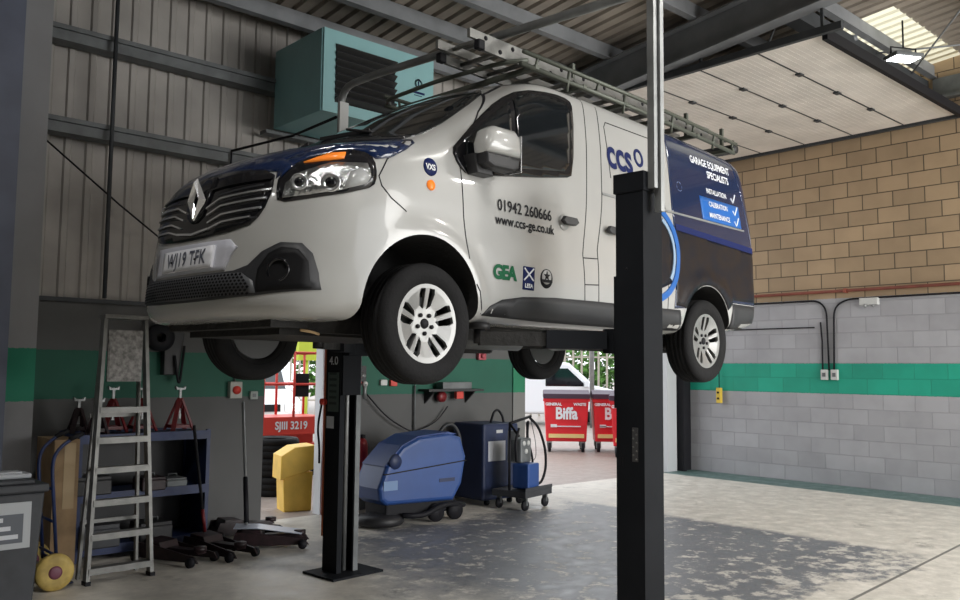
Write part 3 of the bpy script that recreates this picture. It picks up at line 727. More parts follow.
for y in (-.15, .11):
    q = MB(); q.ball(hullpt(y, .60, 'front', .026), .008, 1); q.build('plate_screw', 'ink', pl)
# --- lower cladding and seams on both flanks
for pj in ('side', 'side2'):
    panel('side_cladding', [(2.66, .345), (2.60, .40), (2.50, .445), (2.30, .475), (2.0, .49), (1.6, .495), (.45, .50), (.43, .40), (.40, .345), (1.0, .335), (2.0, .335)], pj, 'grey_plastic', off=0.006)
    panel('rear_bumper', [(-.38, .39), (-.40, .60), (-.96, .60), (-.99, .50), (-.96, .42), (-.85, .405)], pj, 'grey_plastic', off=0.007)
    for L in ([(2.87, 1.29), (2.85, 1.10), (2.84, .90), (2.82, .74), (2.81, .66)], [(2.67, .35), (2.71, .48), (2.74, .52)], [(1.50, 1.95), (1.55, 1.6), (1.63, 1.2), (1.70, .8), (1.68, .6), (1.66, .34)],
              [(2.85, 1.31), (2.60, 1.60), (2.38, 1.80), (2.16, 1.925), (1.90, 1.96), (1.50, 1.95)],
              [(1.34, 1.93), (1.38, 1.6), (1.45, 1.2), (1.53, .85), (1.52, .6), (1.50, .34)], [(1.695, .78), (1.53, .79)], [(1.68, .60), (1.52, .61)], [(.62, .34), (.60, 1.2), (.58, 1.93)],
              [(3.19, 1.305), (3.30, 1.23), (3.40, 1.14), (3.455, 1.04), (3.44, .99), (3.38, .93), (3.28, .87)], [(1.26, 1.83), (.52, 1.83)], [(1.30, 1.40), (1.29, 1.79), (1.26, 1.83)]):
        ribbon('panel_gap', L, pj, 'ink', wd=0.007, off=0.0, ht=0.0015)
    ribbon('door_rail', [(1.44, 1.262), (-.70, 1.262)], pj, 'galv', wd=0.016, off=0.002, ht=0.006)
    s_ = 1 if pj == 'side' else -1
    for hx in (1.87, 1.36):
        q = MB(); q.prism([(hx + .085, .998), (hx + .06, 1.03), (hx - .06, 1.03), (hx - .085, 1.0), (hx - .05, .978), (hx + .05, .978)], s_ * .962, s_ * .995, bev=.006); q.build('door_handle', 'black', van)
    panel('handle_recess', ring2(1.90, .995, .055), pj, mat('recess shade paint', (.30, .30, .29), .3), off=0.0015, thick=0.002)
panel('rear_screen', [(-.66, 1.22), (-.70, 1.80), (.70, 1.80), (.66, 1.22)], 'rear', 'glass', off=.004)
ribbon('panel_gap', [(0, .62), (0, 1.93)], 'rear', 'ink')
for s_, pj in ((1, 'side'), (-1, 'side2')):
    panel('tail_light', [(-.925, .80), (-.925, 1.42), (-.965, 1.42), (-.975, .80)], pj, 'red_lens', off=.012)
# --- wraps
WR = panel('rear_wrap', [(.42, 1.955), (.44, 1.80), (.50, 1.30), (.50, 1.10), (.50, .80), (.52, .508), (0.346, 0.519), (0.317, 0.565), (0.282, 0.607), (0.241, 0.644), (0.196, 0.674), (0.147, 0.698), (0.095, 0.715), (0.041, 0.725), (-0.014, 0.727), (-0.068, 0.721), (-0.121, 0.708), (-0.172, 0.687), (-0.219, 0.66), (-0.262, 0.626), (-0.3, 0.587), (-0.332, 0.543), (-.40, .608), (-.955, .608), (-.95, 1.2), (-.93, 1.7), (-.88, 1.87), (-.78, 1.93), (0, 1.955)], 'side', 'blue', off=0.003, thick=0.003, res=.03)
panel('rear_wrap_print', [(.50, 1.15), (.50, .535), (0.346, 0.519), (0.317, 0.565), (0.282, 0.607), (0.241, 0.644), (0.196, 0.674), (0.147, 0.698), (0.095, 0.715), (0.041, 0.725), (-0.014, 0.727), (-0.068, 0.721), (-0.121, 0.708), (-0.172, 0.687), (-0.219, 0.66), (-0.262, 0.626), (-0.3, 0.587), (-0.332, 0.543), (-.42, .63), (-.945, .63), (-.94, 1.06), (-.5, 1.09), (.1, 1.12)], 'side', 'wrapdark', off=0.0055, thick=0.002, res=.03)
rg = []
for k in range(25):
    a = R(72) - k * R(144) / 24; rg.append((.30 + .0 + .42 * math.cos(a) , .98 + .42 * math.sin(a)))
rg = [(.82 - (.36 * math.cos(R(78) - k * R(156) / 24)), .92 + .36 * math.sin(R(78) - k * R(156) / 24)) for k in range(25)]
ribbon('blue_ring', rg, 'side', 'sky', wd=.05, off=.006, ht=.002)
rg2 = [(.82 - (.305 * math.cos(R(60) - k * R(100) / 12)), .92 + .30 * math.sin(R(60) - k * R(100) / 12)) for k in range(13)]
panel('ring_picture', [(.80, .62), (.56, .70), (.52, .92), (.56, 1.14), (.80, 1.2)], 'side', 'wrapdark', off=.0012, thick=.002)
ribbon('blue_ring_text', rg2, 'side', mat('pale ring print', (.25, .36, .5), .4), wd=.03, off=.006, ht=.002)
ribbon('picture_edge', [(.48, 1.15), (-.92, 1.09)], 'side', 'navy', wd=.05, off=.007, ht=.002)
panel('wrap_corner', [(3.02, .61), (3.35, .61), (3.35, 1.80), (3.25, 1.93), (3.02, 1.93)], R(135), 'blue', off=.004, thick=.003, res=.03)
# wrap copy, opposite flank
panel('rear_wrap', [(.62, 1.955), (.69, 1.245), (.62, .52), (.42, .515), (.39, .60), (.15, .735), (0, .75), (-.15, .735), (-.39, .615), (-.94, .615), (-.95, 1.2), (-.88, 1.87), (0, 1.955)], 'side2', 'blue', off=0.0015, thick=0.002)
# --- signwriting, left flank
vtext('phone_number', '01942 260666', .098, 2.29, 1.015, 'ink', bold=.0015, squash=.92)
vtext('web_address', 'www.ccs-ge.co.uk', .084, 2.29, .925, 'ink', bold=.0015, squash=.92)
vtext('logo_gea', 'GEA', .115, 2.49, .605, 'green', bold=.006, spacing=.92, squash=1.0)
lb = panel('logo_leea', [(2.32, .52), (2.32, .665), (2.21, .665), (2.21, .52)], 'side', 'navy', off=.002, thick=.002)
vtext('logo_text', 'LEEA', .035, 2.265, .545, 'signwhite', bold=.001, parent=lb, off=.006)
ribbon('logo_bar', [(2.31, .655), (2.22, .58)], 'side', 'signwhite', wd=.009, off=.004, ht=.002, parent=lb)
ribbon('logo_bar', [(2.22, .655), (2.31, .58)], 'side', 'signwhite', wd=.009, off=.004, ht=.002, parent=lb)
lc = panel('logo_round', ring2(2.09, .605, .062), 'side', 'ink', off=.002, thick=.002)
panel('logo_disc', ring2(2.09, .615, .046), 'side', mat('logo pale', (.5, .5, .5), .4), off=.004, thick=.002, parent=lc)
panel('logo_star', [(2.09 + (.034 if k % 2 == 0 else .014) * math.sin(k * PI / 5), .622 + (.034 if k % 2 == 0 else .014) * math.cos(k * PI / 5)) for k in range(10)], 'side', 'ink', off=.006, thick=.002, parent=lc, res=.02)
ribbon('logo_strap', [(2.145, .59), (2.035, .59)], 'side', 'ink', wd=.018, off=.005, ht=.002, parent=lc)
vx = panel('round_sticker', ring2(3.10, 1.15, .052), 'side', 'navy', off=.002, thick=.002)
vtext('sticker_text', 'VXS', .045, 3.10, 1.147, 'signwhite', bold=.0015, parent=vx, off=.006, squash=.9)
panel('side_repeater', ring2(3.10, 1.045, .030), 'side', 'orange', off=.006, thick=.006)
vtext('company_name', 'ccs', .33, 1.15, 1.585, 'navy', bold=.008, squash=.80, spacing=1.0)
rg = [(.885 + .050 * math.cos(2 * PI * k / 24), 1.63 + .060 * math.sin(2 * PI * k / 24)) for k in range(25)]
ribbon('company_ring', rg, 'side', 'navy', wd=.024, off=.002, ht=.002)
vtext('company_strapline', 'Ltd', .07, .76, 1.50, 'navy', squash=.8)
vtext('slogan', 'GARAGE EQUIPMENT', .088, -.26, 1.780, 'signwhite', bold=.002, squash=.80, off=.007)
vtext('slogan', 'SPECIALISTS', .088, -.36, 1.685, 'signwhite', bold=.002, squash=.80, off=.007)
bb = panel('blue_box', [(.02, 1.475), (-.66, 1.475), (-.66, 1.275), (.02, 1.275)], 'side', 'sky', off=.005, thick=.002)
for t_, z_ in (('INSTALLATION', 1.535), ('CALIBRATION', 1.422), ('MAINTENANCE', 1.325)):
    vtext('service_text', t_, .062, -.28, z_, 'signwhite', bold=.001, squash=.82, off=.009)
    ribbon('tick', [(-.54, z_), (-.57, z_ - .035), (-.63, z_ + .045)], 'side', 'signwhite', wd=.012, off=.007, ht=.002)
panel('fuel_mark', ring2(.33, 1.50, .04), 'side', mat('grey blue mark', (.3, .35, .42), .4), off=.003, thick=.002)
# --- mirrors
for s_ in (1, -1):
    poly = [(2.81, 1.27), (2.82, 1.33), (2.79, 1.41), (2.735, 1.44), (2.56, 1.445), (2.515, 1.41), (2.50, 1.33), (2.505, 1.28)]
    q = MB(); q.prism(poly, s_ * .975, s_ * 1.115, bev=.048); mr = q.build('wing_mirror', 'white', van, smooth=True); mr.data.set_sharp_from_angle(angle=R(50))
    q = MB(); q.prism([(2.80, 1.21), (2.805, 1.275), (2.505, 1.283), (2.515, 1.22), (2.56, 1.195), (2.74, 1.19)], s_ * .985, s_ * 1.10, bev=.022); q.build('mirror_base', 'black', mr)
    q = MB(); q.prism([(2.80, 1.16), (2.83, 1.27), (2.70, 1.27), (2.66, 1.16)], s_ * .88, s_ * 1.02, bev=.01); q.build('mirror_arm', 'black', mr)
    q = MB(); q.b2((2.496, s_ * 1.0, 1.20), (2.503, s_ * 1.095, 1.42)); q.build('mirror_glass', 'chrome', mr)
# --- wheels
def wheel_parts(steer=0):
    tyre = MB(); w = .1025; r = .337
    prof = [(.215, -w * .85), (.235, -w), (.285, -w * 1.06), (.318, -w * .97), (.332, -w * .78)]
    for gy0 in (-.055, -.02, .02, .055): prof += [(r, gy0 - .006), (r - .009, gy0 - .004), (r - .009, gy0 + .004), (r, gy0 + .006)]
    prof += [(.332, w * .78), (.318, w * .97), (.285, w * 1.06), (.235, w), (.215, w * .85)]
    tyre.lathe(prof, n=64)
    return tyre
def wheel(name, x, s_, z):
    root = wheel_parts().build(name, 'tyre', van); root.location = (x, s_ * .845, z)
    q = MB(); q.lathe([(.226, -.10), (.218, -.09), (.20, -.08), (.195, .03), (.205, .078), (.222, .092), (.230, .092), (.232, .088)], n=64)
    q.lathe([(0, -.07), (.19, -.07)], n=40)
    if s_ < 0:
        for v in q.bm.verts: v.co.y *= -1
    q.build('rim_barrel', mat('dark rim', (.05, .05, .05), .5, .5) if 'rimd' not in M else M['rimd'], root)
    # face with slots
    out = [(.222 * math.cos(2 * PI * k / 60), .222 * math.sin(2 * PI * k / 60)) for k in range(60)]
    holes = []
    for k in range(5):
        a = PI / 2 + 2 * PI * k / 5
        for sgn in (-1, 1):
            # a pair of parallel slots either side of each twin spoke
            c_, s2 = math.cos(a), math.sin(a); off = .030 * sgn
            off = .012 * sgn; pts = [(.080, off), (.196, off + .004 * sgn), (.193, off + .040 * sgn), (.165, off + .046 * sgn), (.098, off + .030 * sgn)]
            holes.append([(c_ * r_ - s2 * t_, s2 * r_ + c_ * t_) for r_, t_ in pts])
    pts = [Vector(p) for p in out]; loops = [list(range(60))]
    for h in holes:
        i0 = len(pts); pts += [Vector(p) for p in h]; loops.append(list(range(i0, i0 + len(h))))
    for rr in (.05, .10, .15, .19):
        for k in range(int(rr * 200)):
            a = 2 * PI * k / int(rr * 200); p = (rr * math.cos(a), rr * math.sin(a))
            if all(sdpoly(np.array(h), np.array([p[0]]), np.array([p[1]]))[0] > .004 for h in holes): pts.append(Vector(p))
    vv, ee, ff, ov, oe, of_ = geometry.delaunay_2d_cdt(pts, [], loops, 1, 1e-7)
    q = MB()
    def dish(r_): return .085 - .030 * (1 - min(1, r_ / .222)) ** 1.2 + .006 * math.cos(min(1, r_ / .2) * PI * 2)
    fv = [q.bm.verts.new((p.x, dish(p.length), p.y)) for p in vv]; bv = [q.bm.verts.new((p.x, dish(p.length) - .022, p.y)) for p in vv]
    keep = []
    for f in ff:
        cx_ = sum(vv[i].x for i in f) / len(f); cy_ = sum(vv[i].y for i in f) / len(f)
        if any(sdpoly(np.array(h), np.array([cx_]), np.array([cy_]))[0] < 0 for h in holes): continue
        keep.append(f)
    cnt = {}
    for f in keep:
        for a, b in zip(f, f[1:] + f[:1]): cnt[frozenset((a, b))] = cnt.get(frozenset((a, b)), 0) + 1
        q.bm.faces.new([fv[i] for i in f]); q.bm.faces.new([bv[i] for i in f][::-1])
    for f in keep:
        for a, b in zip(f, f[1:] + f[:1]):
            if cnt[frozenset((a, b))] == 1: q.bm.faces.new((fv[a], fv[b], bv[b], bv[a]))
    loose = [v for v in q.bm.verts if not v.link_faces]; bmesh.ops.delete(q.bm, geom=loose, context='VERTS')
    if s_ < 0:
        for v in q.bm.verts: v.co.y *= -1
    q.build('alloy_spokes', 'alloy', root)
    q = MB(); q.lathe([(0, .072), (.026, .071), (.030, .062)], n=20)
    for k in range(5):
        a = PI / 2 + 2 * PI * k / 5 + PI / 5; q.cyl((.055 * math.cos(a), .04, .055 * math.sin(a)), (.055 * math.cos(a), .073, .055 * math.sin(a)), .012, 8)
    if s_ < 0:
        for v in q.bm.verts: v.co.y *= -1
    q.build('hub_bolts', 'ink', root)
    q = MB(); q.cyl((0, -.02 * s_, 0), (0, 0.02 * s_, 0), .15, 32); q.build('brake_disc', M['galv_dark'], root)
    return root
M['rimd'] = mat('dark rim barrel', (.06, .06, .06), .5, .5)
for x in (3.098, 0):
    for s_ in (1, -1): wheel('wheel', x, s_, .336 - .062)
# --- underbody
q = MB()
q.b2((-.75, -.62, .30), (2.55, .62, .42)); q.b2((2.5, -.48, .20), (3.75, .48, .40)); q.b2((3.55, -.55, .235), (3.85, .55, .29))
for s_ in (1, -1):
    q.bar((-.8, s_ * .52, .27), (3.6, s_ * .50, .27), .07, .11); q.bar((3.1, s_ * .3, .24), (3.1, s_ * .74, .27), .10, .05)
    q.bar((0, 0, .30), (0, s_ * .74, .27), .09, .09); q.bar((.35, s_ * .5, .30), (-.1, s_ * .55, .24), .05, .05)
q.build('underbody', 'under', van)
q = MB(); q.tube([(2.9, .1, .22), (2.3, .18, .24), (1.2, .2, .24), (.5, -.25, .22), (-.8, -.3, .30)], .03, 10, smooth=.1); q.tube([(2.1, .18, .24), (1.5, .2, .24)], .075, 14)
q.build('exhaust', 'galv_dark', van)
q = MB(); q.tube([(3.70, .6, .222), (3.64, .6, .217), (3.58, .6, .205)], .008, 6); q.build('undertray_cable', mat('tan trim strip', (.45, .3, .15), .6), van)
q = MB(); q.lathe([(.20, -.09), (.31, -.10), (.335, -.06), (.335, .06), (.31, .10), (.20, .09)], (0, 0, 0), axis='Z', n=40); q.lathe([(0, -.05), (.2, -.06)], axis='Z', n=30); sp = q.build('spare_wheel', 'tyre', van); sp.location = (-.55, 0, .30)
# --- roof rack (bolted to the roof)
rk = thing('roof_rack', 'x', 'x'); del rk['label']; del rk['category']; rk.parent = van
def rz2(x): return 2.085 - .03 * max(0, (.6 - x))
for s_ in (1, -1):
    q = MB(); q.tube([(2.05, s_ * .70, 2.09), (.6, s_ * .70, 2.10), (-1.0, s_ * .70, 2.06)], .018, 8); q.tube([(2.05, s_ * .72, 2.17), (.6, s_ * .72, 2.18), (-1.0, s_ * .72, 2.14)], .016, 8)
    for k in range(9):
        x = 1.9 - k * .355; q.tube([(x, s_ * .70, 2.02 if k % 2 else 2.09), (x, s_ * .72, 2.165)], .012, 6)
    q.build('side_rail', 'rack', rk)
for x in (1.9, 1.35, .8, .25, -.3, -.95):
    q = MB(); q.bar((x, -.72, 2.10 if x > -.2 else 2.08), (x, .72, 2.10 if x > -.2 else 2.08), .04, .03)
    q.build('cross_bar', 'rack', rk)
    if x in (1.35, -.3, -.95, .25):
        for s_ in (1, -1): q = MB(); q.bar((x, s_ * .60, 2.09), (x, s_ * .60, 2.30), .03, .03, up=(1, 0, 0)); q.build('upright', 'rack', rk)
q = MB(); q.tube([(2.0, .72, 2.12), (2.12, .62, 2.10), (2.16, .0, 2.10), (2.12, -.62, 2.10), (2.0, -.72, 2.12)], .016, 8, smooth=.15); q.build('front_bar', 'rack', rk)
q = MB(); q.cyl((-1.0, -.72, 2.10), (-1.0, .72, 2.10), .045, 14); q.build('roller', 'black', rk)

# =================================================================== LADDER ON THE RACK
def van_pt(x, y, z):
    c, s_ = math.cos(VTH), math.sin(VTH); return (VX + c * x - s_ * y, VY + s_ * x + c * y, VZ + z)
lad = thing('extension_ladder', 'aluminium extension ladder lying along the roof rack of the raised van', 'ladder', van_pt(0, 0, 0), VTH)
for (y0, z0, x0, x1) in ((.24, 2.118, 2.33, -.85), (.28, 2.185, 2.45, -.70)):
    wy = .36 if y0 < .25 else .30
    for s_ in (0, 1):
        y = y0 + s_ * wy
        q = MB(); q.b2((x0, y, z0), (x1, y + .025, z0 + .06)); st_ = q.build('stile', 'alu', lad)
        if s_: 
            for k in range(11):
                q = MB(); q.cyl((x0 - .15 - k * .27, y + .02, z0 + .03), (x0 - .15 - k * .27, y + .029, z0 + .03), .016, 10); q.build('rung_end', 'ink', st_)
    for k in range(11):
        x = x0 - .15 - k * .27; q = MB(); q.cyl((x, y0 + .02, z0 + .03), (x, y0 + wy + .005, z0 + .03), .015, 8); q.build('rung', 'alu', lad)
for y in (.24, .60):
    q = MB(); q.b2((2.34, y - .01, 2.115), (2.40, y + .04, 2.18), bev=.008); q.build('foot', 'ink', lad)

# =================================================================== TWO POST LIFT
LA = R(4.3)
def lift_column(cx, cy, face, label):
    t = thing('lift_column', label, 'vehicle lift', (cx, cy, 0), LA, 'columns of the two post lift')
    # local +y * face points to the van
    f = face
    q = MB(); q.b2((-.24, -.24, 0), (.28, .18, .018)) if f < 0 else q.b2((-.24, -.18, 0), (.28, .24, .018)); q.build('base_plate', 'lift', t)
    h = 2.785
    q = MB(); a = .104; b = .098
    # C section, open towards the van
    q.b2((-a, -f * b, .018), (a, -f * (b - .012), h)); q.b2((-a, -f * (b - .012), .018), (-a + .010, f * b, h)); q.b2((a - .010, -f * (b - .012), .018), (a, f * b, h))
    q.b2((-a + .01, f * b, .018), (-a + .05, f * (b - .01), h)); q.b2((a - .05, f * b, .018), (a - .01, f * (b - .01), h))
    q.build('column', 'lift', t)
    q = MB(); q.b2((-a - .012, -b - .012, h), (a + .012, b + .012, h + .12), bev=.004); q.build('column_cap', 'lift', t)
    q = MB(); q.b2((.060, f * (b + .002), .02), (a + .004, f * (b + .012), h)); q.build('guide_strip', 'galv_dark', t)
    q = MB(); q.cyl((.02, f * .03, .02), (.02, f * .03, h), .022, 12); q.build('hydraulic_ram', 'galv', t)
    zc = VZ + .15
    q = MB(); q.b2((-.095, f * .03, zc - .35), (.095, f * .12, zc + .45)); q.b2((-.10, f * .12, zc - .02), (.10, f * .20, zc + .13), bev=.004); cr = q.build('carriage', 'lift', t)
    for ex, ln in ((1, 1.15), (-1, .72)):
        q = MB(); a0 = Vector((ex * .10, f * .19, zc + .06)); a1 = Vector((ex * ln * .55, f * .42, zc + .06)); a2 = Vector((ex * ln, f * (.66 if f > 0 else .62), zc + .06))
        q.bar(a0, a1, .12, .11); ar = q.build('arm', 'lift', cr)
        q = MB(); q.bar(a0.lerp(a1, .5), a2, .085, .08); q.build('arm_extension', 'under', cr)
        q = MB(); q.cyl(a2 + Vector((0, 0, -.03)), a2 + Vector((0, 0, .06)), .035, 14); q.cyl(a2 + Vector((0, 0, .055)), (a2.x, a2.y, VZ + .304), .065, 18); q.build('pad', 'black', cr)
    return t
near = lift_column(4.222, 3.198, 1, 'charcoal lift column nearest the camera with a bare base hidden below the frame')
near['label'] = 'charcoal steel lift column standing in front of the side of the van, nearest the camera'
far = lift_column(4.085, 6.215, -1, 'charcoal steel lift column with bolted base plate standing behind the van')
del near['group'], far['group']
# plate and slots on the near column
q = MB(); q.b2((-.107, -.055, 1.17), (-.1045, -.015, 1.37)); np_ = q.build('hole_plate', mat('worn grey plate', (.09, .09, .095), .5, .4), near)
for k in range(8):
    q = MB(); z = 1.185 + k * .024; q.cyl((-.111, -.035 + (.012 if k % 2 else -.010), z), (-.106, -.035 + (.012 if k % 2 else -.010), z), .006, 8); q.build('rivet', 'alu', np_)
for y in (.075, .055):
    q = MB(); q.b2((-.1055, y - .004, 1.14), (-.104, y + .004, 1.19)); q.build('slot', 'ink', near)
q = MB(); q.cyl((-.1055, .02, 2.32), (-.104, .02, 2.32), .008, 8); q.build('bolt_hole', 'ink', near)
# controls on the far column
q = MB(); q.b2((-.107, -.09, 1.69), (-.105, .08, 1.84)); q.build('rating_label', 'ink', far)
flat_text('rating_digit', '4.0', .10, (-.1085, -.005, 1.765), (0, -1, 0), (0, 0, 1), 'screenwhite', far)
q = MB(); q.b2((-.107, -.02, 1.20), (-.105, .08, 1.30)); q.build('instruction_label', 'screenwhite', far)
q = MB(); q.b2((-.107, -.08, 1.34), (-.105, .07, 1.67)); q.build('diagram_label', mat('grey green label', (.07, .10, .09), .5), far)
for k in range(6):
    q = MB(); q.b2((-.1085, -.05, 1.40 + k * .05), (-.1075, .05, 1.42 + k * .05)); q.build('label_line', mat('label line', (.02, .03, .03), .5) if k == 0 else bpy.data.materials['label line'], far)
q = MB(); q.b2((-.115, .098, .3), (-.103, .107, 2.2)); q.build('edge_strip', mat('orange edge', (.35, .10, .04), .5), far)
q = MB(); q.cyl((-.15, .10, 1.42), (-.11, .10, 1.42), .028, 14); q.build('stop_button', M['liftred'], far)
q = MB(); q.tube([(-.12, .135, 1.40), (-.14, .16, 1.2), (-.13, .14, 1.05), (-.12, .15, .9)], .01, 6, smooth=.08); q.build('cable', 'ink', far)
# overhead hose bridge
q = MB()
for a, b in (((4.225, 3.045, 2.66), (4.225, 3.045, 4.06)), ((4.180, 3.06, 2.80), (4.180, 3.06, 4.06))):
    q.bar(a, b, .035, .05, up=(0, 1, 0))
q.tube([(4.10, 6.37, 2.6), (4.10, 6.37, 4.20), (4.11, 5.9, 4.20), (4.20, 3.05, 4.05), (4.20, 3.0, 4.05)], .032, 10, smooth=.18)
q.b2((4.06, 6.325, 2.6), (4.14, 6.36, 2.7))
tag(q.build('hose_bridge', 'galv'), 'grey steel overhead tube bridging the tops of the two lift columns', 'conduit')
q = MB(); q.b2((4.04, 6.295, 3.55), (4.13, 6.32, 4.05)); 
tag(q.build('switch_bar', 'socket'), 'pale upright cover strip on the bridge tube above the bonnet', 'cover')

# =================================================================== HEATER
ht = thing('unit_heater', 'teal wall mounted warm air heater with black louvres above the van', 'heater', (4.66, 7.63, 4.40))
q = MB(); W_, D_, H_ = 1.50, 1.0, .90
q.b2((0, .012, 0), (W_, D_, H_), bev=.008); q.build('casing', 'teal', ht)
q = MB(); x0, x1, z0, z1 = .16, .95, .12, .76
q.b2((0.015, -.012, 0), (W_, .02, z0)); q.b2((0.015, -.012, z1), (W_, .02, H_)); q.b2((0.015, -.012, z0), (x0, .02, z1)); q.b2((x1, -.012, z0), (W_, .02, z1)); q.build('front_frame', 'teal', ht)
q = MB(); q.b2((x0, .0, z0), (x1, .015, z1)); q.build('outlet', 'ink', ht)
for k in range(8):
    q = MB(); z = z0 + .04 + k * .08; q.box(((x0 + x1) / 2, -.025, z), (x1 - x0, .07, .012), rot=(R(-35), 0, 0)); q.build('louvre', mat('louvre black', (.03, .03, .03), .4) if k == 0 else bpy.data.materials['louvre black'], ht)
q = MB(); q.lathe([(.055, -.016), (.055, -.012), (.035, -.012), (.035, -.016)], (1.28, 0, .58), n=24); lg = q.build('maker_mark', 'navy', ht)
q = MB(); q.b2((1.20, -.016, .46), (1.37, -.012, .485)); q.b2((1.22, -.016, .435), (1.33, -.012, .443)); q.b2((1.272, -.016, .555), (1.288, -.012, .61)); q.build('maker_text', 'navy', lg)
q = MB(); q.b2((.1, D_, .1), (.14, 1.12, .8)); q.b2((1.3, D_, .1), (1.34, 1.12, .8)); q.b2((-.1, D_ - .02, -.06), (1.55, 1.12, -.02)); q.build('bracket', 'galv_dark', ht)
# floodlight
fl = thing('floodlight', 'white led floodlight glowing under the roof beside the rooflight', 'lamp', (11.05, 4.22, 5.62), R(-30))
q = MB(); q.b2((-.20, -.13, .06), (.20, .13, .11), bev=.01); q.build('housing', 'galv_dark', fl)
q = MB(); q.b2((-.17, -.10, .052), (.17, .10, .061)); q.build('lens', 'lamp', fl)
q = MB(); q.tube([(-.18, 0, .10), (-.18, 0, .20), (.18, 0, .20), (.18, 0, .10)], .012, 6); q.tube([(0, 0, .20), (0, 0, .56)], .012, 6); q.build('yoke', 'ink', fl)
# high bay lamps out over the rest of the workshop
for i, (x, y) in enumerate(((6.5, 1.2), (1.0, 2.4), (3.2, -2.0), (9.8, -1.5), (-2.5, 5.0))):
    t = thing('high_bay_lamp', 'round high bay lamp hanging from the roof', 'lamp', (x, y, 5.55), 0, 'high bay lamps'); 
    q = MB(); q.lathe([(0, .16), (.10, .15), (.22, .02), (.23, 0), (.21, 0), (0, .03)], axis='Z', n=28); q.cyl((0, 0, .15), (0, 0, rz_(y) - 5.56), .01, 6); q.build('shade', 'galv', t)
    q = MB(); q.lathe([(0, .005), (.19, .005), (.19, .02), (0, .02)], axis='Z', n=28); q.build('lens', 'lamp', t)
    l = bpy.data.lights.new('high_bay_light', 'AREA'); l.shape = 'DISK'; l.size = .42; l.energy = (75, 75, 120, 110, 10)[i]; l.color = (1, .97, .92); o = bpy.data.objects.new('high_bay_light', l); COL.objects.link(o); o.location = (x, y, 5.54)

# =================================================================== CABLES, PIPES, SOCKETS
q = MB(); q.tube([(XR - .06, -4.9, 2.967), (XR - .06, YL - .05, 2.967)], .024, 10)
pipe = q.build('red_pipe', 'piperust'); tag(pipe, 'thin red oxide pipe running level along the block wall above the grey paint', 'pipe')
for y in (5.9, 8.3, 3.5):
    q = MB(); q.b2((XR, y - .02, 2.935), (XR - .09, y + .02, 3.0)); q.build('clip', 'piperust', pipe)
q = MB(); q.tube([(XR - .02, 8.7, 2.84), (XR - .02, 6.35, 2.84), (XR - .02, 6.22, 2.70), (XR - .02, 6.20, 1.75)], .014, 8, smooth=.12)
q.tube([(XR - .02, -4, 2.86), (XR - .02, 5.9, 2.84), (XR - .02, 6.10, 2.72), (XR - .02, 6.12, 1.75)], .014, 8, smooth=.15)
tag(q.build('power_conduit', 'ink'), 'black conduit along the top of the grey paint dropping to the twin sockets', 'conduit')
q = MB(); q.tube([(XR - .02, 8.72, 2.42), (XR - .02, 6.42, 2.42)], .010, 6); q.tube([(XR - .02, 6.32, 2.50), (XR - .02, 6.30, 2.2), (XR - .02, 6.30, 1.74)], .012, 6)
tag(q.build('thin_cable', 'ink'), 'thin black cable crossing the grey blocks below the main conduit', 'cable')
for y, lb in ((6.27, 'white wall switch box under the cables, left of the pair, on the green band'), (6.11, 'white wall switch box under the cables, right of the pair, on the green band')):
    s_ = thing('wall_switch', lb, 'switch', (XR, y, 1.68)); q = MB(); q.b2((-.05, -.055, -.08), (0, .055, .08), bev=.008); q.build('box', 'socket', s_)
    q = MB(); q.b2((-.058, -.025, -.03), (-.05, .025, .03)); q.build('rocker', 'galv_dark', s_)
s_ = thing('junction_box', 'white rectangular junction box on the block wall just below the red pipe', 'junction box', (XR, 5.55, 2.78)); q = MB(); q.b2((-.07, -.14, -.05), (0, .14, .06), bev=.01); q.build('box', 'socket', s_)
q = MB(); q.ball((-.07, .05, -.06), .03, 2); q.ball((-.07, -.07, -.06), .02, 2); q.build('gland', 'galv', s_)
pd = thing('pendant_control', 'yellow pendant hoist control hanging on a cable beside the rear wheel', 'control', (12.90, 8.10, 1.18)); q = MB(); q.b2((-.035, -.045, 0), (.035, .045, .26), bev=.012); q.build('body', mat('pendant yellow', (.65, .45, .05), .5), pd)
q = MB(); q.cyl((-.045, 0, .18), (-.03, 0, .18), .018, 10); q.cyl((-.045, 0, .08), (-.03, 0, .08), .018, 10); q.build('buttons', 'ink', pd)
q = MB(); q.tube([(0, 0, .26), (0, 0, 4.13)], .008, 6); q.build('cable', 'ink', pd)
q = MB(); q.tube([(2.26, 8.55, 3.82), (3.0, 8.62, 3.30), (4.1, 8.65, 2.55), (4.4, 8.68, 2.35)], .009, 6); tag(q.build('slack_cable', 'ink'), 'slack black cable drooping diagonally across the ribbed cladding', 'cable')
q = MB(); q.tube([(4.15, 8.60, 4.05), (4.15, 8.60, 3.6)], .012, 6); q.tube([(4.15, 8.60, 4.05), (4.5, 7.9, 4.15), (4.10, 6.45, 3.95)], .014, 6); tag(q.build('heater_cable', 'ink'), 'black cable stretching from the lower girt past the heater to the bridge tube', 'cable')

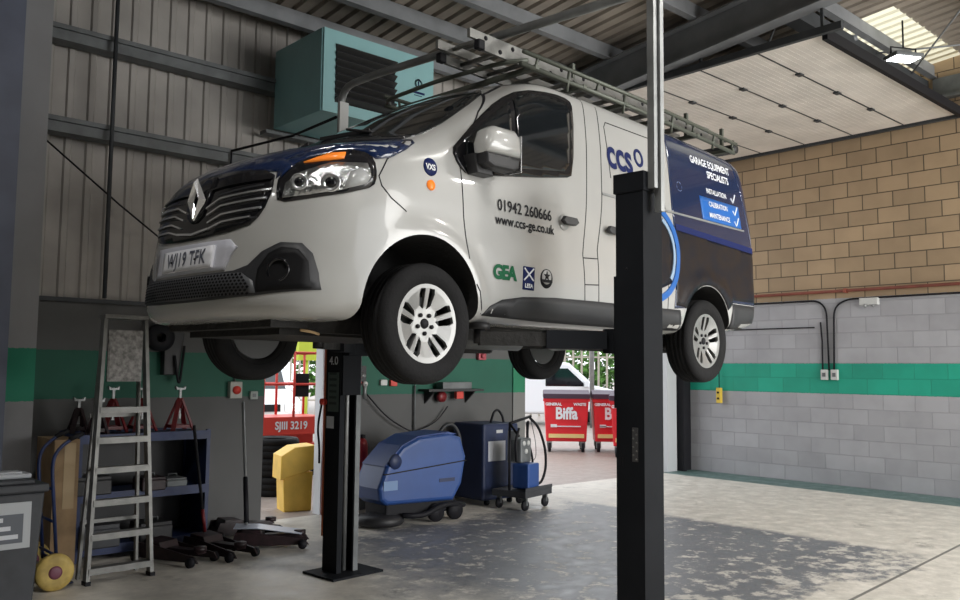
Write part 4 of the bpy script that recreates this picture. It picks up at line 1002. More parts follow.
# =================================================================== LEFT CORNER
# wheelie bin at the left edge
wb = thing('wheelie_bin', 'dark grey bin with a pale label cut by the left edge of the picture', 'bin', (1.60, 6.95, 0))
q = MB(); q.prism([(-.24, 0), (.26, 0), (.31, .80), (-.30, .80)], -.22, .26, bev=.02); q.build('body', 'bingrey', wb)
q = MB(); q.b2((-.33, -.25, .80), (.33, .29, .86), bev=.015); q.b2((-.30, -.22, .86), (.24, .1, .89), bev=.01); q.build('lid', 'bingrey', wb)
q = MB(); q.b2((-.20, -.232, .42), (.22, -.222, .74)); lb_ = q.build('label', mat('label pale grey', (.42, .44, .46), .5), wb)
q = MB(); q.b2((-.17, -.235, .46), (.17, -.233, .66)); q.build('label_picture', mat('label picture', (.10, .11, .13), .5), lb_)
for k in range(3): q = MB(); q.b2((-.12, -.238, .49 + k * .06), (.14 - .05 * k, -.236, .52 + k * .06)); q.build('label_line', 'screenwhite', lb_)
q = MB(); q.b2((-.22, 0, 0), (.16, .16, .035), bev=.012); q.b2((-.18, .02, .035), (.10, .14, .05), bev=.006); tag(q.build('plastic_tray', mat('pale tray', (.45, .47, .5), .4)), 'flat pale plastic tray lying on the lid of the grey bin', 'tray', loc=(1.68, 6.82, .892))
# cardboard box
q = MB(); q.b2((0, 0, 0), (.20, .50, 1.08)); cb = q.build('cardboard_box', 'card'); tag(cb, 'tall brown cardboard box standing against the left end of the blue shelving', 'box', loc=(2.26, 7.77, 0))
q = MB(); q.b2((.08, -.003, .5), (.17, 0, 1.05)); q.build('tape', mat('tan tape', (.42, .30, .16), .5), cb)
# hand truck
tr = thing('hand_truck', 'blue two wheeled hand truck with a yellow wheel leaning by the cardboard box', 'hand truck', (2.10, 7.10, 0))
for y in (0.10, .46):
    q = MB(); q.tube([(.05, y, .16), (-.02, y, .95), (.02, y, 1.06), (.16, y, 1.16), (.20, y, 1.17)], .014, 8, smooth=.12); fr = q.build('frame_rail', 'shelfblue', tr)
    q = MB(); q.tube([(.10, y, 1.125), (.20, y, 1.17)], .019, 8); q.build('grip', 'ink', fr)
for z in (.25, .5, .75): q = MB(); q.tube([(.04 - z * .06, .10, z), (.04 - z * .06, .46, z)], .011, 6); q.build('cross_rung', 'shelfblue', tr)
q = MB(); q.b2((.05, .10, .01), (.18, .46, .02)); q.b2((.05, .10, .01), (.06, .46, .2)); q.build('toe_plate', 'shelfblue', tr)
q = MB(); q.tube([(0, -.02, .14), (0, .58, .14)], .010, 8); q.build('axle', 'galv', tr)
for y in (-.02, .58):
    q = MB(); q.lathe([(.05, -.03), (.095, -.034), (.135, -.028), (.14, -.01), (.14, .01), (.135, .028), (.095, .034), (.05, .03)], (0, 0, 0), n=32); wl = q.build('wheel', 'wheelyellow', tr); wl.location = (0, y, .141)
    q = MB(); q.lathe([(0, -.036), (.03, -.036), (.05, -.03), (.05, .03), (.03, .036), (0, .036)], n=20); q.build('hub', mat('dull purple hub', (.16, .05, .08), .5), wl)
# shelving
sh = thing('shelving_unit', 'blue steel shelving unit behind the stepladder holding jack stands', 'shelving', (2.50, 7.92, 0))
for x in (0, 1.17):
    for y in (0, .52):
        q = MB(); q.b2((x, y, 0), (x + .035, y + .035, 1.11)); q.build('leg', 'shelfblue', sh)
for z in (.10, .56, 1.07):
    q = MB(); q.b2((0, 0, z), (1.205, .555, z + .012)); q.b2((0, -.004, z - .05), (1.205, .006, z + .03)); q.b2((0, .55, z - .05), (1.205, .56, z + .03)); q.build('shelf', 'shelfblue', sh)
q = MB(); q.b2((1.19, .02, .1), (1.20, .54, 1.07)); q.build('end_panel', 'cabblue', sh)
q = MB(); q.b2((.01, .535, .05), (1.19, .548, 1.06)); q.build('dark_backing', 'black', sh)  # added black sheet that darkens the inside of the shelving
# jack stands
def jack_stand(m, h=.36, r0=.145):
    t = thing('jack_stand', 'x', 'jack stand', (0, 0, 0), 0, 'jack stands on top of the blue shelving')
    for k in range(4):
        a = PI / 4 + k * PI / 2; q = MB(); q.bar((r0 * math.cos(a), r0 * math.sin(a), .01), (.025 * math.cos(a), .025 * math.sin(a), h * .75), .045, .010, up=(math.cos(a), math.sin(a), 0)); q.build('leg', m, t)
    q = MB()
    for k in range(4):
        a, b = PI / 4 + k * PI / 2, PI / 4 + (k + 1) * PI / 2; q.bar((r0 * .86 * math.cos(a), r0 * .86 * math.sin(a), .05), (r0 * .86 * math.cos(b), r0 * .86 * math.sin(b), .05), .008, .03)
    q.build('brace', m, t); q = MB(); q.tube([(0, 0, h * .55), (0, 0, h * .80)], .030, 12); q.build('sleeve', m, t)
    q = MB(); q.bar((0, 0, h * .3), (0, 0, h), .022, .022, up=(1, 0, 0)); q.build('ratchet_post', M['galv'], t)
    q = MB(); q.prism([(-.045, 0), (.045, 0), (.05, .035), (.025, .018), (-.025, .018), (-.05, .035)], -.02, .02); c_ = q.build('saddle', M['galv'], t); c_.location = (0, 0, h)
    return t
js = jack_stand('jackred', .40); js.location = (3.50, 8.18, 1.083); js['label'] = 'red jack stand with a pale saddle, largest and rightmost on the blue shelving'
dup(js, (3.17, 8.26, 1.083), 0, 'red jack stand standing just left of the largest one, beside the stepladder')
dup(js, (2.90, 8.28, 1.083), 0, 'red jack stand seen between the rungs of the stepladder')
js2 = jack_stand('jackdark', .30, .10); js2.location = (2.69, 8.04, 1.083); js2['label'] = 'dark jack stand with pale feet at the left end of the blue shelving, front one'
js3 = dup(js2, (2.61, 8.32, 1.083), 0, 'dark red jack stand at the left end of the blue shelving, back one')
# boxed bits on the lower shelves
for (x, y, z, dx, dy, dz, m_, nm, lb_, ct) in ((2.64, 8.05, .573, .30, .3, .16, 'black', 'tool_case', 'black tool case on the middle blue shelf at its left end', 'case'), (3.16, 8.0, .573, .22, .25, .12, 'jackdark', 'toolbox', 'dark red toolbox on the middle blue shelf right of the ladder', 'toolbox'),
        (3.40, 8.05, .573, .20, .22, .09, 'galv_dark', 'parts_tray', 'grey parts tray at the right end of the middle blue shelf', 'tray'), (2.70, 8.02, .113, .34, .3, .20, 'bingrey', 'storage_crate', 'dark crate on the lowest blue shelf at its left end', 'crate'), (3.20, 8.02, .113, .30, .28, .17, 'black', 'battery', 'black battery on the lowest blue shelf right of the ladder', 'battery')):
    t = thing(nm, lb_, ct, (x, y, z)); q = MB(); q.b2((-dx / 2, -dy / 2, 0), (dx / 2, dy / 2, dz * .8), bev=.01); q.build('body', m_, t)
    q = MB(); q.b2((-dx / 2 + .005, -dy / 2 + .005, dz * .8), (dx / 2 - .005, dy / 2 - .005, dz), bev=.006); q.build('lid', m_, t)
    q = MB(); q.tube([(-dx * .2, 0, dz), (-dx * .2, 0, dz + .03), (dx * .2, 0, dz + .03), (dx * .2, 0, dz)], .007, 6); q.build('handle', 'galv_dark', t)
# stepladder
sl = thing('stepladder', 'tall aluminium platform stepladder standing open in front of the blue shelving', 'ladder', (2.60, 7.10, 0), R(2))
Hh = 2.11
def SP(s_, t_): return Vector((s_ * (.255 - .09 * t_), .02 + .10 * t_, Hh * t_))
for s_ in (-1, 1):
    q = MB(); q.bar(SP(s_, 0), SP(s_, 1), .028, .075, up=(0, 1, 0)); q.build('front_stile', 'alu', sl)
    q = MB(); q.bar((s_ * .235, .26, 0), (s_ * .15, .18, Hh * .93), .022, .04, up=(0, 1, 0)); q.build('rear_leg', 'alu', sl)
    q = MB(); q.b2((s_ * .255 - .02, -.03, 0), (s_ * .255 + .02, .06, .03)); q.build('foot', 'ink', sl)
for z in (.11, .37, .63, .885, 1.12, 1.36):
    t_ = z / Hh; a, b = SP(-1, t_), SP(1, t_); q = MB(); q.box(((a + b) / 2), (b.x - a.x, .085, .028)); q.b2((a.x, a.y - .045, z - .035), (b.x, a.y - .04, z + .014)); q.build('step', 'alu', sl)
q = MB(); q.b2((-.14, .08, 1.58), (.14, .10, 2.0)); q.b2((-.13, .072, 1.62), (-.06, .08, 1.9)); q.build('tool_tray', mat('scratched tray', (.24, .23, .22), .55, .3, noise=.5, nscale=30), sl)
q = MB(); q.b2((-.18, .07, Hh - .02), (.18, .20, Hh + .015), bev=.006); q.build('top_cap', 'alu', sl)
for z in (.45, 1.3): q = MB(); q.bar((-.21, .23, z), (.21, .23, z), .02, .03); q.build('rear_brace', 'alu', sl)
q = MB(); q.tube([(-.22, .07, .9), (-.20, .24, .85)], .006, 6); q.build('stay', 'ink', sl)
# trolley jacks
def trolley_jack(m, plate=False):
    t = thing('trolley_jack', 'x', 'jack', (0, 0, 0), 0, 'trolley jacks on the floor by the shelving')
    for s_ in (-1, 1):
        q = MB(); q.prism([(-.32, .03), (-.28, .16), (-.10, .15), (.36, .085), (.40, .035)], s_ * .13, s_ * .115); q.build('side_frame', m, t)
    q = MB(); q.prism([(-.26, .10), (-.22, .185), (-.05, .17), (.0, .07)], -.11, .11, bev=.01); q.build('hydraulic_unit', m, t)
    q = MB(); q.prism([(-.02, .12), (.30, .125), (.34, .09), (0, .07)], -.05, .05, bev=.006); q.cyl((.31, 0, .11), (.31, 0, .15), .055, 16); q.build('lifting_arm', m, t)
    if plate: q = MB(); q.prism([(-.30, .200), (-.08, .195), (.33, .135), (.33, .13), (-.08, .188), (-.30, .193)], -.125, .125); q.build('cover_plate', mat('pale cover plate', (.42, .46, .55), .35, .3), t)
    for x, r in ((.34, .042), (-.28, .038)):
        for s_ in (-1, 1): q = MB(); q.cyl((x, s_ * .135, r), (x, s_ * .17, r), r, 16); q.build('wheel', 'ink', t)
    return t
tj = trolley_jack('jackdark'); tj.location = (3.20, 7.52, 0); tj.rotation_euler.z = R(-66); tj['label'] = 'dark red trolley jack nearest the stepladder, leftmost of the jacks on the floor'
tj2 = dup(tj, (3.60, 7.50, 0), R(-74), 'dark red trolley jack on the floor between two others, its black handle upright')
tj3 = trolley_jack('jackdark', True); tj3.location = (4.13, 7.54, 0); tj3.rotation_euler.z = R(-32); tj3['label'] = 'trolley jack with a pale blue cover plate, rightmost of the jacks'
dup(tj, (4.22, 8.22, 0), R(-5), 'dark red trolley jack behind the others against the grey wall')
q = MB(); q.tube([(-.16, 0, .19), (-.17, -.06, .6), (-.18, -.15, 1.17)], .014, 8); q.build('handle', 'ink', tj2)
q = MB(); q.tube([(-.16, 0, .19), (-.165, -.03, .40)], .017, 8); q.build('handle_socket', 'jackred', tj2)
q = MB(); q.tube([(-.20, .10, .21), (-.24, .30, .62)], .024, 8); q.build('handle_grip', 'ink', tj3)
q = MB(); q.tube([(-.185, .04, .12), (-.20, .10, .21), (-.24, .30, .62), (-.32, .66, 1.35)], .015, 8); q.build('handle', 'galv', tj3)
# wall fittings
es = thing('isolator_switch', 'white boxed isolator with a red knob on the green band left of the side doorway', 'switch', (4.34, YL, 1.46)); q = MB(); q.b2((-.07, -.07, -.09), (.07, 0, .09), bev=.006); q.build('box', mat('cream box', (.42, .42, .38), .5), es)
q = MB(); q.cyl((0, -.09, 0), (0, -.07, 0), .045, 18); q.build('knob', M['liftred'], es)
q = MB(); q.tube([(0, -.02, .09), (0, -.02, .85)], .01, 6); q.build('conduit', 'galv_dark', es)
s_ = thing('wall_socket', 'small pale socket just right of the isolator switch', 'socket', (4.57, YL, 1.40)); q = MB(); q.b2((-.045, -.04, -.045), (.045, 0, .045), bev=.005); q.build('box', mat('dim white', (.3, .34, .32), .5), s_)
q = MB(); q.b2((-.02, -.045, -.02), (.02, -.04, .02)); q.build('faceplate', 'galv_dark', s_)
hb = thing('hose_hanger', 'black bracket with dark hose coiled on the green band above the jack stands', 'bracket', (3.62, YL, 1.62)); q = MB(); q.prism([(-.10, 0), (.06, 0), (.12, .56), (-.10, .56)], -.10, 0, bev=.01); q.build('back_plate', 'black', hb)
q = MB(); q.lathe([(.05, -.04), (.14, -.04), (.14, .04), (.05, .04)], (-.16, -.12, .38), n=24); q.build('reel', 'ink', hb)
q = MB(); q.tube([(.0, -.12, .2), (.03, -.13, -.02), (.06, -.12, -.10), (.10, -.12, .3)], .014, 8, smooth=.08); q.build('hose', 'ink', hb)

# =================================================================== WALL BETWEEN THE DOORWAYS
am = thing('air_manifold', 'small air line regulator with gauges on the green band right of the far lift column', 'regulator', (5.95, YL, 1.52))
q = MB(); q.b2((-.12, -.05, -.02), (.10, 0, .22)); q.build('board', 'black', am)
for x, z, m_ in ((-.06, .16, 'socket'), (.03, .10, 'galv'), (-.03, .02, 'liftred'), (.06, .0, 'socket')):
    q = MB(); q.cyl((x, -.10, z), (x, -.05, z), .032, 14); q.build('gauge', m_, am)
q = MB(); q.cyl((-.05, -.08, -.2), (-.05, -.08, -.02), .03, 12); q.cyl((.06, -.08, -.18), (.06, -.08, 0), .025, 12); q.build('filter_bowl', 'galv', am)
q = MB(); q.tube([(.1, -.06, -.12), (.4, -.08, -.42), (.8, -.08, -.62), (1.1, -.2, -.7)], .009, 6, smooth=.2); q.tube([(.8, -.05, -.62), (1.2, -.05, -.52), (1.4, -.06, -.3)], .008, 6, smooth=.2); q.build('hose', 'ink', am)
q = MB(); q.b2((-.05, -.04, 0), (.05, 0, .07), bev=.006); tag(q.build('socket_box', 'socket'), 'small white socket on the green band left of the wall shelf', 'socket', loc=(6.33, YL, 1.50))
q = MB(); q.b2((-.05, -.045, 0), (.05, 0, .08), bev=.006); tag(q.build('red_box', 'liftred'), 'small red box on the green band between the socket and the wall shelf', 'box', loc=(6.48, YL, 1.49))
q = MB(); q.tube([(0, 0, 0), (0, 0, .62)], .012, 8); tag(q.build('wall_pipe', 'galv_dark'), 'short upright grey pipe on the wall above the floor scrubber', 'pipe', loc=(6.82, YL - .03, .88))
ws = thing('wall_shelf', 'black wall shelf on the green band above the floor scrubber', 'shelf', (7.0, YL, 1.42)); q = MB(); q.b2((-.1, -.22, 0), (.85, 0, .03)); q.build('board', 'black', ws)
for x in (.0, .7): q = MB(); q.prism([(-.2, 0), (0, 0), (0, -.16)], x, x + .02, axis='X'); q.build('bracket', 'black', ws)
q = MB(); q.b2((0, 0, 0), (.50, .14, .09), bev=.008); tag(q.build('grey_case', 'galv_dark'), 'long grey case lying on the black wall shelf', 'case', loc=(7.15, YL - .20, 1.451))
q = MB(); q.b2((-.06, -.06, -.10), (.06, 0, 0), bev=.008); tag(q.build('red_reel', 'liftred'), 'red fitting hanging under the right end of the wall shelf', 'fitting', loc=(7.50, YL - .08, 1.419))
q = MB(); q.lathe([(0, -.03), (.07, -.03), (.07, .03), (0, .03)], n=18); tag(q.build('dark_red_reel', 'jackred'), 'dark red round reel hanging under the middle of the wall shelf', 'reel', loc=(7.22, YL - .08, 1.35))
q = MB(); q.b2((-.07, -.06, 0), (.07, 0, .11), bev=.01); q.cyl((0, -.09, .055), (0, -.06, .055), .035, 14); tag(q.build('wall_button', mat('pinkish red', (.40, .08, .10), .5), ), 'red wall box high on the green band near the big doorway', 'box', loc=(7.97, YL, 1.84))
fe = thing('fire_extinguisher', 'red fire extinguisher half hidden behind the far lift column', 'extinguisher', (5.93, 8.60, .42)); q = MB(); q.lathe([(0, 0), (.07, .0), (.075, .02), (.075, .38), (.055, .44), (.02, .46), (0, .46)], axis='Z', n=24); q.build('cylinder', mat('extinguisher red', (.35, .02, .03), .35), fe)
q = MB(); q.b2((-.02, -.05, .46), (.02, .05, .50)); q.b2((-.02, .05, .3), (.02, .15, .34)); q.build('valve', 'ink', fe)

# floor scrubber
fs_ = thing('floor_scrubber', 'blue walk behind floor scrubber dryer parked against the dark wall', 'floor scrubber', (5.45, 7.55, 0), R(-2))
q = MB(); q.prism([(.02, .30), (.0, .42), (.10, .66), (.30, .86), (.52, .95), (.95, .98), (1.12, .93), (1.20, .70), (1.14, .40), (1.02, .22), (.10, .24)], 0, .52, bev=.05); q.build('recovery_tank', 'machineblue', fs_)
q = MB(); q.prism([(.08, .655), (.30, .87), (.52, .965), (.95, .995), (1.08, .965), (1.0, .955), (.52, .945), (.31, .85), (.12, .66)], .03, .49, bev=.01); q.build('lid', mat('darker blue lid', (.03, .07, .25), .45), fs_)
q = MB(); q.prism([(.06, .565), (1.19, .655), (1.19, .668), (.06, .578)], -.004, .03); q.build('tank_seam', 'ink', fs_)
q = MB(); q.lathe([(0, -.010), (.075, -.010), (.085, .01), (0, .01)], (.20, .0, .70), n=24); q.build('cap', 'cabblue', fs_)
q = MB(); q.b2((.05, -.006, .40), (.23, .002, .50)); q.build('badge_plate', mat('pale blue badge', (.16, .26, .45), .5), fs_)
q = MB(); q.b2((.80, -.006, .44), (1.02, .002, .48)); q.build('model_plate', 'cabblue', fs_)
q = MB(); q.b2((.12, .05, .10), (1.08, .47, .26), bev=.02); q.build('chassis', 'ink', fs_)
q = MB(); q.lathe([(0, .02), (.24, .02), (.27, .05), (.26, .11), (.14, .14), (0, .14)], (.14, .20, 0), axis='Z', n=32); q.build('brush_deck', 'black', fs_)
for x in (.78, 1.05): q = MB(); q.lathe([(0, -.03), (.10, -.03), (.105, 0), (.10, .03), (0, .03)], n=24); w_ = q.build('wheel', 'ink', fs_); w_.location = (x, .03, .106)
q = MB(); q.tube([(.30, .0, .12), (.55, -.06, .10), (.85, -.02, .20), (1.20, .05, .15)], .03, 10, smooth=.15); q.build('squeegee_hose', 'ink', fs_)
q = MB(); q.tube([(.98, .26, .95), (1.08, .26, 1.06), (1.20, .26, 1.06), (1.30, .26, .92), (1.32, .26, .6), (1.24, .26, .35)], .024, 10, smooth=.1); q.build('drain_hose', 'grey_plastic', fs_)
# blue cabinet machine
cm = thing('wash_cabinet', 'dark blue cabinet machine with a white notice standing behind the hose trolley', 'machine', (7.38, 8.02, 0), R(0))
q = MB(); q.b2((0, 0, .06), (.62, .6, 1.02), bev=.03); q.build('cabinet', 'cabblue', cm)
q = MB(); q.b2((.08, -.004, .55), (.38, .003, .80)); q.build('notice', 'screenwhite', cm)
q = MB(); q.b2((.22, -.004, .90), (.33, .003, .94)); q.build('maker_plate', 'socket', cm)
q = MB(); q.tube([(.30, .2, 1.01), (.36, .2, 1.16), (.44, .2, 1.19), (.52, .2, 1.10), (.54, .2, 1.01)], .016, 8, smooth=.05); q.build('handle', 'ink', cm)
for x in (.1, .5): q = MB(); q.cyl((x, .02, .035), (x, .06, .035), .034, 12); q.build('castor', 'ink', cm)
# hose trolley
ht2 = thing('hose_trolley', 'workshop trolley carrying a small blue unit with a looping black hose by the doorway', 'trolley', (7.47, 7.36, 0), R(12))
q = MB(); q.b2((0, 0, .16), (.62, .5, .24), bev=.01); q.b2((0, 0, .24), (.62, .012, .28)); q.build('platform', 'bingrey', ht2)
for x in (.08, .54):
    for y in (.06, .44): q = MB(); q.lathe([(0, -.02), (.06, -.02), (.066, 0), (.06, .02), (0, .02)], n=20); w_ = q.build('castor', 'ink', ht2); w_.location = (x, y, .067); q = MB(); q.b2((-.015, -.03, .0), (.015, .03, .10)); q.build('fork', 'galv_dark', w_)
q = MB()
for x in (.02, .42): q.tube([(x, .25, .24), (x, .25, 1.05)], .016, 8)
q.tube([(.02, .25, 1.05), (.50, .25, 1.12)], .018, 8); q.tube([(0.0, .1, .9), (.02, .25, 1.05)], .016, 8); q.build('frame', 'ink', ht2)
q = MB(); q.b2((.12, .04, .25), (.38, .28, .56), bev=.02); q.build('blue_unit', 'machineblue', ht2)
q = MB(); q.b2((.14, .16, .56), (.38, .34, .86), bev=.02); q.build('gauge_unit', 'galv_dark', ht2)
for x, z in ((.20, .80), (.30, .80), (.25, .70)): q = MB(); q.cyl((x, .15, z), (x, .165, z), .032, 14); q.build('dial', 'socket', ht2)
q = MB(); q.tube([(.44, .22, 1.10), (.62, .2, .98), (.78, .2, .70), (.80, .2, .45), (.70, .2, .28), (.58, .2, .26)], .017, 10, smooth=.15); q.tube([(.44, .25, 1.06), (.34, .2, .85), (.48, .2, .6), (.46, .2, .35)], .015, 8, smooth=.12)
q.tube([(.0, .1, 1.0), (-.08, .1, .85), (-.06, .1, .6)], .015, 8, smooth=.1); q.build('hose', 'ink', ht2)
q = MB(); q.tube([(.50, .25, 1.08), (.62, .25, .8), (.64, .25, .6), (.56, .25, .55)], .005, 6, smooth=.1); q.build('thin_wire', 'galv_dark', ht2)
q = MB(); q.b2((.14, .24, .56), (.2, .36, .95)); q.build('bottle', 'galv', ht2)

# =================================================================== OUTSIDE
# yellow bin
yb = thing('yellow_bin', 'yellow slant topped plastic bin standing just outside the side doorway', 'bin', (5.44, 9.30, 0), R(-15))
q = MB(); q.prism([(-.16, 0), (.17, 0), (.18, .46), (-.18, .46)], -.17, .17, bev=.01); q.build('body', 'yellow', yb)
q = MB(); q.prism([(-.22, .38), (-.215, .66), (-.05, .76), (.19, .78), (.20, .50), (.0, .44)], -.20, .20, bev=.012); q.build('hood', 'yellow', yb)
# tyres
def big_tyre():
    q = MB(); q.lathe([(.20, -.10), (.24, -.12), (.31, -.125), (.335, -.10), (.345, -.05), (.335, -.045), (.335, -.035), (.345, -.03), (.345, .03), (.335, .035), (.335, .045), (.345, .05), (.335, .10), (.31, .125), (.24, .12), (.20, .10)], axis='Z', n=48)
    return q.build('tyre', 'tyre')
ty = big_tyre(); names_ = ['bottom', 'middle', 'topmost']
for k in range(3):
    o = ty if k == 0 else ty.copy()
    if k: COL.objects.link(o)
    tag(o, 'black tyre in the stack beyond the side doorway, ' + names_[k], 'tyre', 'stacked tyres outside', (5.88 + .02 * (k % 2), 10.62, .127 + .253 * k))
# scissor lift
sc_ = thing('access_platform', 'red scissor access platform parked outside the side doorway', 'access platform', (6.0, 12.2, 0), R(-8))
q = MB(); q.b2((0, 0, .14), (1.5, .75, .52), bev=.02); q.build('chassis', 'liftred', sc_)
for x in (.2, 1.3):
    for y in (-.02, .70): q = MB(); q.lathe([(0, -.05), (.13, -.05), (.15, -.02), (.15, .05), (0, .05)], n=24); w_ = q.build('wheel', 'ink', sc_); w_.location = (x, y, .151)
q = MB(); q.b2((.0, -.02, .66), (1.55, .78, .94), bev=.01); q.b2((.1, .1, .52), (1.4, .65, .66)); q.build('platform', 'liftred', sc_)
flat_text('platform_number', 'SJIII 3219', .17, (.98, -.026, .80), (1, 0, 0), (0, 0, 1), 'signwhite', sc_, bold=.004, squash=.85)
q = MB()
for x in (0.02, .52, 1.02, 1.50):
    for y in (0, .76): q.tube([(x, y, .94), (x, y, 1.95)], .022, 8)
for z in (1.45, 1.95):
    q.tube([(0, 0, z), (1.5, 0, z), (1.5, .76, z), (0, .76, z), (0, 0, z)], .020, 8)
q.build('guard_rail', 'liftred', sc_)
q = MB(); q.b2((1.05, .02, 1.25), (1.28, .10, 1.62), bev=.01); q.build('control_box', 'ink', sc_)
# parked vans
def parked_van(loc, rz, label, L=4.8, H=2.0, g=None):
    t = thing('parked_van', label, 'van', loc, rz, g)
    q = MB(); q.prism([(0, .35), (.02, .95), (.18, 1.08), (.95, 1.25), (1.75, H - .05), (2.1, H), (L - .1, H), (L, H - .15), (L, .35)], -.92, .92, bev=.08); q.build('body', 'carwhite', t)
    q = MB(); q.prism([(1.0, 1.24), (1.72, H - .10), (1.70, H - .12), (.96, 1.22)], -.80, .80); 
    for v in q.bm.verts: v.co.x -= .03; v.co.z += .02
    q.build('windscreen', 'glass', t)
    for s_ in (-1, 1):
        q = MB(); q.prism([(1.20, 1.22), (1.80, H - .22), (2.5, H - .22), (2.5, 1.22)], s_ * .915, s_ * .925); q.build('side_window', 'glass', t)
        for x in (.85, L - .95): q = MB(); q.lathe([(0, -.10), (.20, -.10), (.22, -.115), (.32, -.11), (.33, -.08), (.33, .1), (0, .1)], n=32); w_ = q.build('wheel', 'tyre', t); w_.location = (x, s_ * .82, .33)
        q = MB(); q.b2((-.012, s_ * .55, .80), (.03, s_ * .86, .98), bev=.005); q.build('headlight', 'chrome', t)
        q = MB(); q.b2((1.15, s_ * .93, 1.2), (1.30, s_ * 1.10, 1.42), bev=.02); q.build('wing_mirror', 'carwhite', t)
    q = MB(); q.b2((-.02, -.62, .45), (.03, .62, .62)); q.b2((-.015, -.45, .80), (.03, .45, .95)); q.build('grille', 'ink', t)
    return t
parked_van((22.2, 17.6, 0), R(138), 'white parked van seen behind the red waste containers')
parked_van((8.6, 16.2, 0), R(75), 'white parked van seen beyond the red access platform')
parked_van((3.6, 23.0, 0), R(15), 'white van parked furthest left beyond the side doorway')
q = MB(); q.b2((0, 0, 1.85), (1.3, .10, 2.4)); q.tube([(.2, .05, 0), (.2, .05, 1.9)], .03); q.tube([(1.1, .05, 0), (1.1, .05, 1.9)], .03); tag(q.build('lime_board', 'lime'), 'lime yellow board standing in the yard beyond the side doorway', 'board', loc=(8.22, 14.0, 0))
# waste containers
def waste_bin(loc, rz, label):
    t = thing('waste_container', label, 'waste container', loc, rz, 'red waste containers')
    q = MB(); q.prism([(-.42, .22), (.42, .22), (.47, 1.12), (-.47, 1.12)], -.45, .45, bev=.03)
    for v in q.bm.verts:
        if v.co.z < .5: v.co.y *= .88
    q.build('body', 'binred', t)
    q = MB(); q.prism([(-.50, 1.12), (.50, 1.12), (.52, 1.20), (.2, 1.29), (-.2, 1.30), (-.52, 1.22)], -.49, .49, axis='X', bev=.02); q.build('lid', mat('dark lid', (.06, .035, .06), .5), t)
    q = MB(); q.b2((-.49, -.475, 1.06), (.49, -.44, 1.12)); q.build('rim', 'binred', t)
    yf = -.445
    tx = flat_text('lettering', 'Biffa', .34, (0, -.458, .80), (1, 0, 0), (0, .06, 1), 'signwhite', t, bold=.012, squash=.80)
    flat_text('small_print', 'GENERAL', .08, (-.27, -.472, 1.0), (1, 0, 0), (0, .06, 1), 'signwhite', t, bold=.003); flat_text('small_print', 'WASTE', .08, (.28, -.472, 1.0), (1, 0, 0), (0, .06, 1), 'signwhite', t, bold=.003)
    q = MB(); q.b2((-.33, -.452, .53), (.30, -.42, .55)); q.b2((-.33, -.452, .52), (-.20, -.42, .58)); q.build('print_line', 'signwhite', t)
    q = MB(); q.b2((-.37, -.435, .30), (.37, -.40, .38)); q.build('warning_strip', mat('warning strip', (.75, .6, .25), .5), t)
    for x in (-.35, .35):
        for y in (-.33, .33): q = MB(); q.cyl((x - .03, y, .10), (x + .03, y, .10), .10, 18); w_ = q.build('castor', 'ink', t); q = MB(); q.b2((x - .05, y - .04, .08), (x + .05, y + .04, .24)); q.build('fork', 'galv', w_)
    return t
b1 = waste_bin((13.90, 12.50, 0), R(-46), 'red waste container on castors, leftmost beyond the big doorway')
dup(b1, (14.66, 11.80, 0), R(-46), 'red waste container standing right of the leftmost one, its name partly cut off')
dup(b1, (14.10, 10.75, 0), R(-60), 'red waste container partly hidden behind the near lift column')
dup(b1, (16.9, 12.6, 0), R(-46), 'red waste container behind the front row')
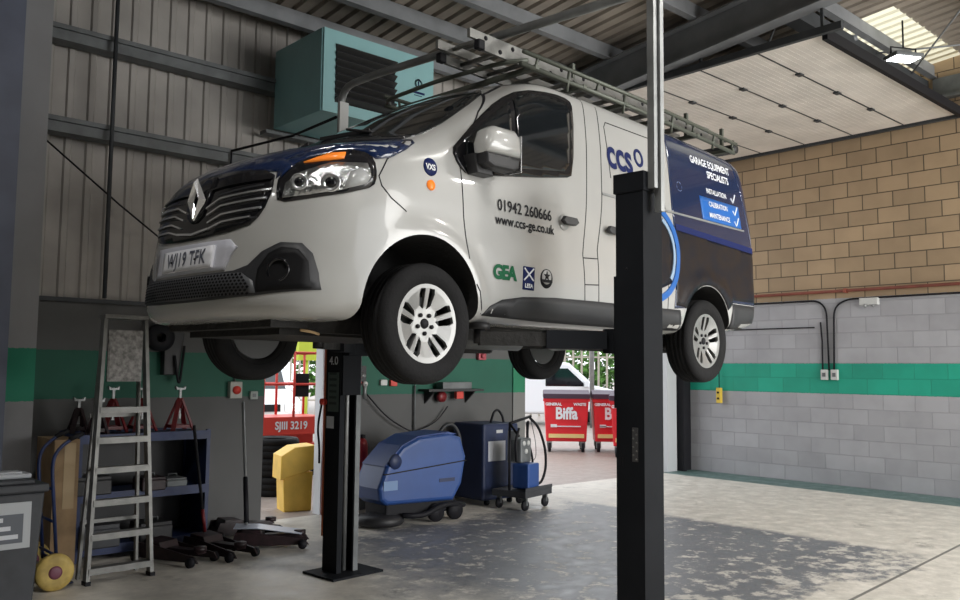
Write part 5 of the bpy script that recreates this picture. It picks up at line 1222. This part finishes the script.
# fence
fn = thing('palisade_fence', 'tall pale palisade fence at the back of the yard in front of trees', 'fence', (18, 27, 0), R(-40))
q = MB(); q.b2((-16, -.02, .5), (16, .02, .56)); q.b2((-16, -.02, 2.2), (16, .02, 2.26)); q.build('rails', 'fence', fn)
for k in range(90):
    x = -14 + k * .32
    o = MB().b2((-.04, -.035, 0), (.04, -.022, 2.55)).build('pale', 'fence', fn) if k == 0 else first.copy()
    if k == 0: first = o
    else: COL.objects.link(o)
    o.location.x = x
q = MB(); q.tube([(0, 0, 0), (0, 0, 6)], .07, 10); q.b2((-.5, -.12, 5.95), (.1, .12, 6.05)); tag(q.build('lamp_post', 'galv'), 'plain grey lamp post standing in the yard in front of the fence', 'lamp post', loc=(20.09, 17.0, 0))
def tree(loc, s, seed, label):
    rnd = random.Random(seed); t = thing('tree', label, 'tree', loc, 0, 'trees behind the fence')
    q = MB(); q.tube([(0, 0, 0), (0.1, 0, 1.5 * s), (0, .1, 3 * s)], [.16 * s, .12 * s, .06 * s], 8); q.build('trunk', mat('bark', (.10, .07, .05), .9) if 'bark' not in bpy.data.materials else bpy.data.materials['bark'], t)
    bm = bmesh.new()
    for k in range(2600):
        a, b, r = rnd.uniform(0, 2 * PI), rnd.uniform(-1, 1), rnd.uniform(.5, 1) * 2.2 * s
        c = Vector((math.cos(a) * math.sqrt(1 - b * b) * r, math.sin(a) * math.sqrt(1 - b * b) * r, 2.6 * s + b * r * 1.1)); c += Vector((rnd.gauss(0, .25), rnd.gauss(0, .25), rnd.gauss(0, .25)))
        if c.z < .2: c.z = .2 + rnd.random() * .6
        u = Vector((rnd.gauss(0, 1), rnd.gauss(0, 1), rnd.gauss(0, 1))).normalized(); v = u.orthogonal().normalized(); l = rnd.uniform(.12, .22) * s
        bm.faces.new([bm.verts.new(c + u * l), bm.verts.new(c + v * l * .5), bm.verts.new(c - u * l), bm.verts.new(c - v * l * .5)])
    q = MB(); q.bm.free(); q.bm = bm; q.build('foliage', 'leaf', t, fix=False)
    return t
tree((28.2, 23.6, 0), 1.1, 1, 'leafy green tree right of the lamp post behind the pale fence')
tree((24.2, 27.2, 0), 1.1, 2, 'leafy green tree left of the lamp post behind the pale fence')
tree((33.0, 19.4, 0), 1.2, 3, 'leafy green tree mostly hidden behind the near lift column')
tree((20.4, 31.2, 0), 1.2, 4, 'leafy green tree hidden behind the van at the left of the fence')
tree((9.5, 38.0, 0), 1.5, 5, 'leafy green tree far off beyond the parked vans')
